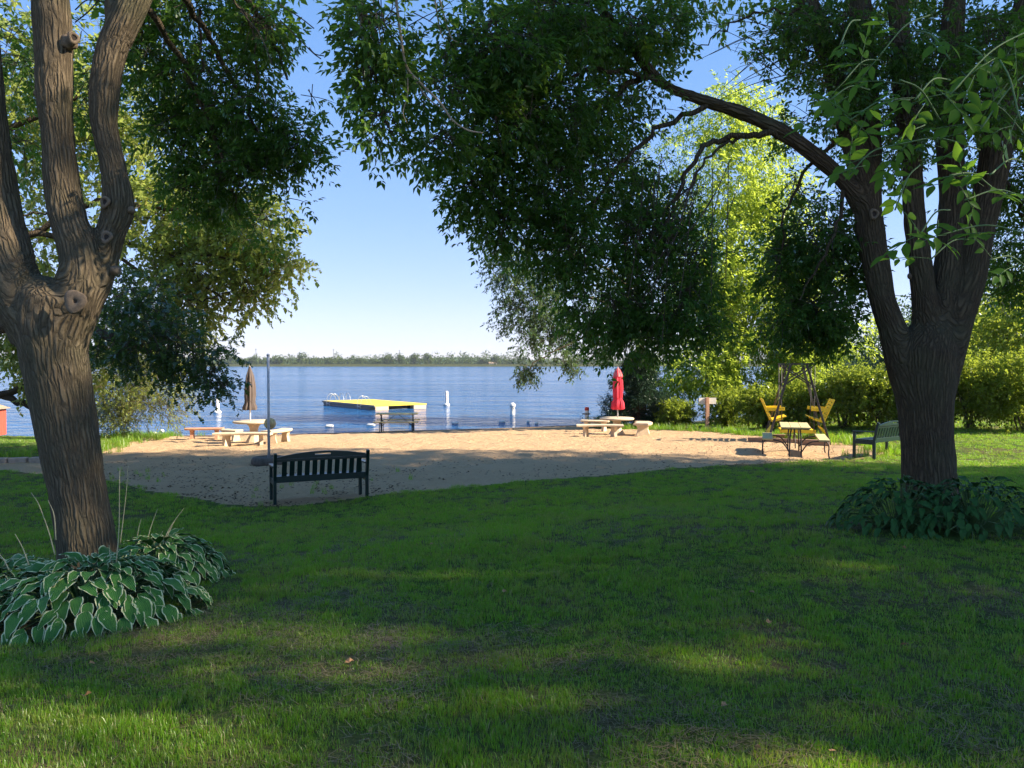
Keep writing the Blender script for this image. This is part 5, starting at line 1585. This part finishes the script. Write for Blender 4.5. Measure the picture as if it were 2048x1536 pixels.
for i, (px, py, l_, lab) in enumerate(((658, 854, .30, 'white rope float left of the waterside picnic table'), (741, 852, .33, 'white rope float just touching the left side of the waterside picnic table'), (823, 848, .22, 'white rope float seen through the right legs of the waterside picnic table'),
                                     (910, 848, .27, 'white rope float right of the waterside picnic table'), (1004, 845.5, .26, 'white rope float left of the dome topped buoy'), (1056, 845.5, .12, 'small rope float right of the dome topped buoy'),
                                     (1073, 849, .14, 'small rope float nearest the shore, right end of the line'), (308, 869, .16, 'white float close to the grassy shore, left one of a pair'), (322, 864, .16, 'white float close to the grassy shore, right one of a pair'))):
    Y = EYE * F / (py - 728)
    x = (px - 1024) / F * Y
    l_ *= .62
    o_ = lathe_obj('rope_float', [(.02, -l_), (.045, -l_ * .93), (.068, -l_ * .6), (.068, l_ * .6), (.045, l_ * .93), (.02, l_)], M['white'], None, 12)
    o_.location = (x, Y, .035); o_.rotation_euler = (0, math.pi / 2, random.uniform(-.4, .4))
    tag(o_, lab, 'float', 'white floats of the swim area rope')

# ================================================================== hostas
def hosta_leaf(name, L, W, arch, cup, mats, margin=0.80, seed=0):
    r = random.Random(seed)
    bm = bmesh.new()
    rows = [(0, .10), (.08, .46), (.2, .82), (.36, 1.0), (.52, .95), (.68, .74), (.82, .44), (.93, .18), (1.0, .0)]
    cols = [-1, -margin, -.4, 0, .4, margin, 1]
    grid = []
    for t, wd in rows:
        y = t * L
        z = arch * L * (0.5 * t - 1.15 * t * t)
        row = []
        for c in cols:
            x = c * wd * W / 2
            zz = z + cup * abs(x) ** 1.3 * 3 + (.007 * math.sin(t * 17 + c * 3 + seed) * abs(c) if abs(c) > .5 else 0)
            row.append(bm.verts.new((x, y, zz)))
        grid.append(row)
    for i in range(len(rows) - 1):
        for k in range(len(cols) - 1):
            f = bm.faces.new((grid[i][k], grid[i][k + 1], grid[i + 1][k + 1], grid[i + 1][k]))
            f.smooth = True
            f.material_index = 1 if (k in (0, len(cols) - 2) or i == len(rows) - 2) and len(mats) > 1 else 0
    bmesh.ops.remove_doubles(bm, verts=bm.verts, dist=1e-5)
    me = bpy.data.meshes.new(name); bm.to_mesh(me); bm.free()
    for m_ in mats: me.materials.append(m_)
    return me
def hosta_clump(c, R, hgt, n, meshes, label, seed, squash=1.0, sc_=(0.8, 1.2)):
    t = empty('hosta', c, 0, label, 'plant', None)
    r = np.random.default_rng(seed)
    bm = bmesh.new()
    for k in range(n):
        q = math.sqrt((k + .5) / n)                      # 0 centre .. 1 rim
        a = k * 2.39996 + r.uniform(-.25, .25)
        q = min(1.05, max(.05, q + r.uniform(-.07, .07)))
        bx, by = q * R * math.cos(a), q * R * math.sin(a) * squash
        gz = H(c.x + bx, c.y + by) - c.z
        bz = gz + hgt * (1 - q ** 2.4) * r.uniform(.82, 1.1) + .05
        pitch = math.radians(38 - 78 * q + r.uniform(-14, 14))       # upright centre, drooping rim
        yaw = a + r.uniform(-.45, .45)
        dirv = Vector((math.cos(yaw) * math.cos(pitch), math.sin(yaw) * squash * math.cos(pitch), math.sin(pitch))).normalized()
        up = (Vector((0, 0, 1)) + Vector(r.normal(size=3)) * .22 + Vector((math.cos(a), math.sin(a), 0)) * .35 * q)
        s = dirv.cross(up).normalized(); nz = s.cross(dirv)
        m_ = Matrix((s, dirv, nz)).transposed().to_4x4()
        m_ = Matrix.Translation((bx, by, bz)) @ m_ @ Matrix.Scale(float(r.uniform(*sc_)), 4)
        lo = bpy.data.objects.new('leaf', meshes[int(r.integers(len(meshes)))])
        COL.objects.link(lo); lo.parent = t; lo.matrix_local = m_
        root = Vector((bx * .25, by * .25, gz * .25))
        mid = root.lerp(Vector((bx, by, bz)), .55) + Vector((0, 0, .06))
        if k % 2 == 0: add_tube(bm, np.array([root, mid, (bx, by, bz)]), .004, 3)
    st = bm_obj('stems', bm, M['stem'], t); st['kind'] = 'stuff'
    return t
hm = [hosta_leaf('leaf', .155 * s, .090 * s2, a_, cu, [M['hosta'], M['hosta_edge']], mg, i) for i, (s, s2, a_, cu, mg) in enumerate(((1, 1, .5, .12, .80), (1.08, .95, .65, .2, .84), (.9, 1.02, .4, .25, .78), (1.1, 1.12, .6, .1, .82), (.95, .8, .7, .3, .80)))]
hd = [hosta_leaf('leaf', .17 * s, .085 * s2, a_, cu, [M['hosta_dark']], .8, i) for i, (s, s2, a_, cu) in enumerate(((1, 1, .7, .12), (1.1, .9, .85, .2), (.9, 1.05, .6, .25)))]
def gp(px, py): return G(px, py)
c = gp(180, 1235); hosta_clump(c, .76, .34, 300, hm, 'variegated hosta clump with cream edged leaves in front of the leaning ash', 1, .80)
c = gp(325, 1165); hosta_clump(c, .50, .30, 200, hm, 'variegated hosta clump right of the leaning ash trunk, behind the front one', 2, .9)
c = gp(10, 1225); hosta_clump(c, .62, .30, 150, hm, 'variegated hosta clump cut by the left edge of the picture', 3, .9)
c = gp(1800, 1056); hosta_clump(c, .66, .40, 300, hd, 'dark green hosta clump left of the right ash trunk', 4, .8, (.5, .85))
c = gp(1945, 1060); hosta_clump(c, .74, .42, 300, hd, 'glossy dark green hosta clump right of the right ash trunk', 5, .8, (.5, .85))
# dry flower stalks
kids = [o_ for o_ in COL.objects if o_.name.startswith('hosta') and o_.type == 'EMPTY']
for cl, paths in ((kids[0], ([(110, 1110), (98, 1065), (78, 1010), (62, 985)], [(112, 1080), (108, 1030), (96, 1000)], [(58, 1130), (45, 1095), (30, 1068)],
                          [(232, 1130), (238, 1060), (239, 970), (240, 935)], [(236, 1140), (222, 1120), (218, 1090)], [(18, 1140), (8, 1120), (-4, 1105)])),
                  (kids[1], ([(268, 1120), (275, 1070), (282, 1038)], [(292, 1100), (300, 1060), (315, 1018)], [(325, 1090), (340, 1055), (368, 1016)], [(330, 1085), (340, 1060), (350, 1040)],
                             [(240, 1090), (252, 990), (256, 930)], [(308, 1085), (318, 1075), (326, 1062)]))):
    for pts in paths:
        n = len(pts)
        Yd = cl.location.y + .12
        C = catmull([P(a_, b_, Yd - .15 + .05 * k) - cl.location for k, (a_, b_) in enumerate(pts)], 5)
        tube_obj('flower_stalk', C, np.linspace(.0045, .002, len(C)), M['stalk'], cl, 5)

# ================================================================== fallen leaves and litter
dl = []
FL_ = ['nearest the bottom left corner', 'mid lawn right of centre, upper of two', 'mid lawn right of centre, lower of two', 'far right, below the dark hostas',
       'just in front of the dark hosta bed', 'close under the variegated hostas', 'at the bottom edge right of centre', 'at the very bottom edge', 'left of centre in the near lawn',
       'right of centre, halfway down the lawn', 'between variegated hostas and green bench', 'in the lawn centre below the sand', 'in the near lawn, right, alone', 'left of centre behind bright patches']
for k in range(4):
    bm = bmesh.new()
    r_ = random.Random(k)
    pts = [(0, 0, .004), (.025, .02, .012), (.018, .045, .02), (.0, .07, .008), (-.02, .042, .022), (-.026, .018, .006)]
    vs = [bm.verts.new((x * r_.uniform(.8, 1.3), y, z * r_.uniform(.5, 2))) for x, y, z in pts]
    cv = bm.verts.new((0, .033, .004))
    for i in range(6): bm.faces.new((vs[i], vs[(i + 1) % 6], cv))
    me = bpy.data.meshes.new('fallen_leaf'); bm.to_mesh(me); bm.free(); me.materials.append(simple_mat('brown_leaf_%d' % k, (.36, .19, .08), .8, .3, 20, .001)); dl.append(me)
for k, (px, py) in enumerate(((175, 1404), (1500, 1192), (1535, 1258), (1800, 1302), (1812, 1106), (188, 1338), (1505, 1508), (1660, 1520), (690, 1340), (1240, 1290), (400, 1120), (1010, 1190), (1450, 1420), (860, 1095))):
    g_ = gp(px, py)
    o_ = bpy.data.objects.new('fallen_leaf', dl[k % 4]); COL.objects.link(o_)
    o_.location = (g_.x, g_.y, g_.z + .035); o_.rotation_euler = (random.uniform(-.5, .5), random.uniform(-.5, .5), random.uniform(0, 6)); s_ = random.uniform(.45, .8); o_.scale = (s_, s_, s_)
    tag(o_, ('curled brown fallen leaf ' + FL_[k]), 'leaf', 'fallen leaves scattered on the lawn')
rg = np.random.default_rng(120)
n = 5200
lx = rg.uniform(-9.5, 9.0, n); u_ = rg.random(n) ** 1.7
ly = np.interp(lx, LAWN_EDGE[:, 0], LAWN_EDGE[:, 1]) + .05 + u_ * 4.2
keep = (sand_sd(lx, ly) > .05) & (rg.random(n) < np.clip(.30 + .9 * np.exp(-((lx + 4.6) / 2.6) ** 2), 0, 1)) & (n2(lx, ly, 1.3, 2, 9) > -.35)
lx, ly = lx[keep], ly[keep]; n = len(lx)
Bv = np.stack([lx, ly, Hnp(lx, ly) + .015], 1); a_ = rg.uniform(0, 6.28, n)
Vv, Ff, k = leaf_geo(Bv, np.stack([np.cos(a_), np.sin(a_), rg.uniform(-.2, .5, n)], 1), unit(np.array([0, 0, 1.]) + rg.normal(size=(n, 3)) * .3), rg.uniform(.03, .075, n), rg.uniform(.015, .04, n))
tag(np_mesh('leaf_litter', Vv, Ff, M['litter'], None, {'tint': np.repeat(rg.random(n), k)}), kind='stuff')

# ================================================================== grass
def grass_mat():
    m, nt, b, out = new_mat('grass_blades')
    nt.nodes.remove(b)
    p = world_pos(nt)
    big = noise_node(nt, p, 0.55, 3, 0.55)
    patch = noise_node(nt, p, 1.7, 5, 0.68)
    at_ = nd(nt, 'Attribute', attribute_name='tint').outputs['Fac']
    c = mixc(nt, big, (0.108, 0.238, 0.012), (0.170, 0.302, 0.018))
    c = mixc(nt, ramp(nt, patch, [(0.48, 0.0), (0.68, 0.50)]), c, (0.22, 0.205, 0.062))
    c = mixc(nt, ramp(nt, at_, [(0.80, 0.0), (0.95, 1.0)]), c, (0.24, 0.19, 0.09))
    c = mixc(nt, ramp(nt, at_, [(0.0, 0.35), (0.5, 0.0)]), c, (0.022, 0.060, 0.012))
    d = nd(nt, 'BsdfDiffuse'); nt.links.new(c, d.inputs[0])
    t = nd(nt, 'BsdfTranslucent')
    tc = mixc(nt, 1.0, c, (2.6, 2.6, 1.2), 'MULTIPLY'); nt.links.new(tc, t.inputs[0])
    mx = nd(nt, 'MixShader'); mx.inputs[0].default_value = .42
    nt.links.new(d.outputs[0], mx.inputs[1]); nt.links.new(t.outputs[0], mx.inputs[2])
    g = nd(nt, 'BsdfGlossy'); g.inputs['Roughness'].default_value = .4
    mg = nd(nt, 'MixShader'); mg.inputs[0].default_value = .04
    nt.links.new(mx.outputs[0], mg.inputs[1]); nt.links.new(g.outputs[0], mg.inputs[2])
    nt.links.new(mg.outputs[0], out.inputs[0])
    return m
M['grass'] = grass_mat()
NV = 5
def tuft(seed, n, rad, hmin, hmax, wd):
    r = np.random.default_rng(seed)
    Vv, Ff, Tt = [], [], []
    for k in range(n):
        a, q = r.uniform(0, 6.28), rad * math.sqrt(r.random())
        b0 = np.array([q * math.cos(a), q * math.sin(a), -.005])
        la = r.uniform(0, 6.28); lean = r.uniform(.15, .75); h = r.uniform(hmin, hmax)
        dl_ = np.array([math.cos(la), math.sin(la), 0])
        s_ = np.array([-math.sin(la + r.uniform(-.6, .6)), math.cos(la), 0]) * wd * r.uniform(.7, 1.2) / 2
        p1_ = b0 + np.array([0, 0, h * .55]) + dl_ * h * lean * .28
        p2_ = b0 + np.array([0, 0, h * (1 - .35 * lean)]) + dl_ * h * lean * .85
        o_ = len(Vv)
        Vv += [b0 - s_, b0 + s_, p1_ + s_ * .8, p1_ - s_ * .8, p2_]
        Ff += [(o_, o_ + 1, o_ + 2), (o_, o_ + 2, o_ + 3), (o_ + 3, o_ + 2, o_ + 4)]
        Tt += [r.random()] * 5
    return np.array(Vv), np.array(Ff), np.array(Tt)
def grass_object(name, pts, rot, scl, var, tufts, mat):
    Vall, Fall, Kall, Tall = [], [], [], []
    o_ = 0
    for i, (v, f, t_) in enumerate(tufts):
        Vall.append(v); Fall.append(f + o_); Kall.append(np.full(len(v), i + 1.0)); Tall.append(t_); o_ += len(v)
    n = len(pts)
    Vall.append(pts); Kall.append(np.zeros(n)); Tall.append(np.zeros(n))
    base = o_
    Vc = np.concatenate(Vall)
    me_o = np_mesh_loose(name, Vc, np.concatenate(Fall), mat,
                   {'kindid': np.concatenate(Kall), 'tint': np.concatenate(Tall), 'var': np.concatenate([np.zeros(base), var]),
                    'scl': np.concatenate([np.ones((base, 3)), scl]), 'rotv': np.concatenate([np.zeros((base, 3)), rot])})
    ng = bpy.data.node_groups.new(name + '_scatter', 'GeometryNodeTree')
    ng.interface.new_socket('Geometry', in_out='INPUT', socket_type='NodeSocketGeometry')
    ng.interface.new_socket('Geometry', in_out='OUTPUT', socket_type='NodeSocketGeometry')
    gi = ng.nodes.new('NodeGroupInput'); go = ng.nodes.new('NodeGroupOutput')
    def attr(nm, ty):
        a = ng.nodes.new('GeometryNodeInputNamedAttribute'); a.data_type = ty; a.inputs['Name'].default_value = nm
        return a.outputs['Attribute']
    def cmp(sock, val):
        c_ = ng.nodes.new('FunctionNodeCompare'); c_.data_type = 'FLOAT'; c_.operation = 'EQUAL'
        ng.links.new(sock, c_.inputs[0]); c_.inputs[1].default_value = val; c_.inputs['Epsilon'].default_value = .1
        return c_.outputs[0]
    kind = attr('kindid', 'FLOAT'); var_ = attr('var', 'FLOAT'); scl_ = attr('scl', 'FLOAT_VECTOR'); rot_ = attr('rotv', 'FLOAT_VECTOR')
    def sep(val):
        s_ = ng.nodes.new('GeometryNodeSeparateGeometry'); s_.domain = 'POINT'
        ng.links.new(gi.outputs[0], s_.inputs[0]); ng.links.new(cmp(kind, val), s_.inputs[1])
        return s_.outputs[0]
    P0 = sep(0.0)
    jn = ng.nodes.new('GeometryNodeJoinGeometry')
    e2r = ng.nodes.new('FunctionNodeEulerToRotation'); ng.links.new(rot_, e2r.inputs[0])
    for i in range(len(tufts)):
        iop = ng.nodes.new('GeometryNodeInstanceOnPoints')
        ng.links.new(P0, iop.inputs['Points']); ng.links.new(sep(i + 1.0), iop.inputs['Instance'])
        ng.links.new(cmp(var_, float(i)), iop.inputs['Selection'])
        ng.links.new(e2r.outputs[0], iop.inputs['Rotation']); ng.links.new(scl_, iop.inputs['Scale'])
        ng.links.new(iop.outputs[0], jn.inputs[0])
    ng.links.new(jn.outputs[0], go.inputs[0])
    md = me_o.modifiers.new('scatter', 'NODES'); md.node_group = ng
    tag(me_o, kind='stuff')
    return me_o
def np_mesh_loose(name, V, Fc, mat, attrs):
    me = bpy.data.meshes.new(name)
    me.vertices.add(len(V)); me.vertices.foreach_set('co', np.asarray(V, np.float32).ravel())
    n, k = Fc.shape
    me.loops.add(n * k); me.loops.foreach_set('vertex_index', Fc.astype(np.int32).ravel())
    me.polygons.add(n); me.polygons.foreach_set('loop_start', np.arange(0, n * k, k, dtype=np.int32))
    me.update(calc_edges=True)
    for an, av in attrs.items():
        av = np.asarray(av, np.float32)
        if av.ndim == 1:
            a = me.attributes.new(an, 'FLOAT', 'POINT'); a.data.foreach_set('value', av)
        else:
            a = me.attributes.new(an, 'FLOAT_VECTOR', 'POINT'); a.data.foreach_set('vector', av.ravel())
    return link(name, me, mat)
hosta_c = [(o_.location.x, o_.location.y) for o_ in kids]
rg = np.random.default_rng(130)
def scatter(x0, x1, y0, y1, dens, fov=True):
    n = int((x1 - x0) * (y1 - y0) * dens)
    x = rg.uniform(x0, x1, n); y = rg.uniform(y0, y1, n)
    if fov:
        k = np.abs(x) < y * .74 + 2.6
        x, y = x[k], y[k]
    return x, y
zones = [(-6, 6, 2.0, 4.6, 400, .85), (-7.5, 7.5, 4.6, 7, 290, .95), (-11, 11, 7, 11, 170, 1.12), (-13, 15, 11, 16, 100, 1.3), (-16, 18, 16, 24, 55, 1.6), (-24, 24, 24, 34, 24, 2.2)]
PX, PY, PS = [], [], []
for x0, x1, y0, y1, dn, s_ in zones:
    x, y = scatter(x0, x1, y0, y1, dn)
    PX.append(x); PY.append(y); PS.append(np.full(len(x), s_))
x = np.concatenate(PX); y = np.concatenate(PY); s_ = np.concatenate(PS)
sdv = -sand_sd(x, y)
keep = sdv + .22 * n2(x, y, 1.6, 2, 5) > 0.02
keep &= (shore(x) - y) > .25
dens_n = n2(x, y, .9, 3, 15)
keep &= rg.random(len(x)) < np.clip(.92 + .60 * dens_n, .30, 1)
bare = np.zeros(len(x))
for hx, hy in hosta_c:
    bare = np.maximum(bare, np.exp(-(((x - hx) / .75) ** 2 + ((y - hy) / .60) ** 2) ** 2))
gd = gp(1600, 1058)
bare = np.maximum(bare, .9 * np.exp(-(((x - gd.x) / 1.0) ** 2 + ((y - gd.y) / .35) ** 2)))
gd = gp(420, 1215)
bare = np.maximum(bare, .8 * np.exp(-(((x - gd.x) / .30) ** 2 + ((y - gd.y) / .30) ** 2)))
keep &= rg.random(len(x)) > bare
x, y, s_ = x[keep], y[keep], s_[keep]
n = len(x)
z = Hnp(x, y)
hn = np.clip(1 + .5 * n2(x, y, 1.2, 2, 19) + .35 * n2(x, y, 4.5, 2, 23) + rg.normal(size=n) * .22, .35, 2.3)
scl = np.stack([s_, s_, s_ ** .6 * hn], 1)
rot = np.stack([rg.normal(size=n) * .12, rg.normal(size=n) * .12, rg.uniform(0, 6.28, n)], 1)
grass_object('lawn_grass', np.stack([x, y, z], 1), rot, scl, rg.integers(0, NV, n).astype(float), [tuft(k, 38, .062, .020, .048, .0032) for k in range(NV)], M['grass'])
# tall tufts at the sand edge, by the swing and on the left shore, and weeds on the sand
x, y = scatter(-16, 12, 12, 33, 60)
sdv = sand_sd(x, y)
pr = np.exp(-(sdv / .35) ** 2) * (y > 19) * .5
pr = np.maximum(pr, .95 * np.exp(-(((x - 8.8) / 1.2) ** 2 + ((y - 23.0) / .9) ** 2)) * (sdv < .2))
pr = np.maximum(pr, .8 * np.exp(-(((x + 13.8) / 1.0) ** 2 + ((y - 28.3) / 1.5) ** 2)))
pr = np.maximum(pr, .05 * ((x < -2) & (y < 16.5) & (sdv > 0)) * (n2(x, y, .8, 2, 4) > .2))
k = (rg.random(len(x)) < pr) & ((shore(x) - y) > -.1)
x, y = x[k], y[k]; n = len(x)
rot = np.stack([rg.normal(size=n) * .1, rg.normal(size=n) * .1, rg.uniform(0, 6.28, n)], 1)
hn = rg.uniform(.5, 1.3, n) * np.where(y < 17, .45, 1)
grass_object('long_grass', np.stack([x, y, Hnp(x, y)], 1), rot, np.stack([hn, hn, hn], 1), rg.integers(0, 2, n).astype(float), [tuft(50 + k, 30, .10, .10, .30, .008) for k in range(2)], M['grass'])

# flattened dry straw and old clippings between the blades
M['straw'] = leaf_mat('dry_straw', (0.10, 0.075, 0.035), (0.26, 0.20, 0.10), (0.14, 0.11, 0.05), 0.15, 0.02)
def straw(seed, n):
    r = np.random.default_rng(seed)
    Vv, Ff, Tt = [], [], []
    for k in range(n):
        b0 = np.array([r.uniform(-.09, .09), r.uniform(-.09, .09), r.uniform(.004, .016)])
        a = r.uniform(0, 6.28); L_ = r.uniform(.02, .065); d_ = np.array([math.cos(a), math.sin(a), r.uniform(-.1, .25)]) * L_
        q = np.array([-math.sin(a), math.cos(a), 0]) * r.uniform(.0010, .0020)
        o_ = len(Vv)
        Vv += [b0 - q, b0 + q, b0 + d_ + q * .4, b0 + d_ - q * .4]
        Ff += [(o_, o_ + 1, o_ + 2), (o_, o_ + 2, o_ + 3)]; Tt += [r.random()] * 4
    return np.array(Vv), np.array(Ff), np.array(Tt)
x1_, y1_ = scatter(-5.5, 5.5, 2.2, 5.5, 150); x2_, y2_ = scatter(-9, 9, 5.5, 11, 60)
x = np.concatenate([x1_, x2_]); y = np.concatenate([y1_, y2_])
k = (sand_sd(x, y) < -.1) & (rg.random(len(x)) < np.clip(.22 - .8 * n2(x, y, .9, 3, 15), .05, .8))
x, y = x[k], y[k]; n = len(x)
sc_ = rg.uniform(.8, 1.5, n)
grass_object('dry_thatch', np.stack([x, y, Hnp(x, y)], 1), np.stack([np.zeros(n), np.zeros(n), rg.uniform(0, 6.28, n)], 1), np.stack([sc_, sc_, sc_], 1), rg.integers(0, 3, n).astype(float), [straw(70 + k, 26) for k in range(3)], M['straw'])

# ================================================================== haze over the lake
m, nt, b, out = new_mat('lake_haze')
nt.nodes.remove(b)
vol = nd(nt, 'VolumePrincipled')
vol.inputs['Color'].default_value = (0.80, 0.88, 1.0, 1)
vol.inputs['Density'].default_value = 0.00012
vol.inputs['Anisotropy'].default_value = 0.2
nt.links.new(vol.outputs[0], out.inputs['Volume'])
hz_ = box('haze', (0, 1250, 27.0), (3200, 2800, 66), m)
hz_['kind'] = 'stuff'
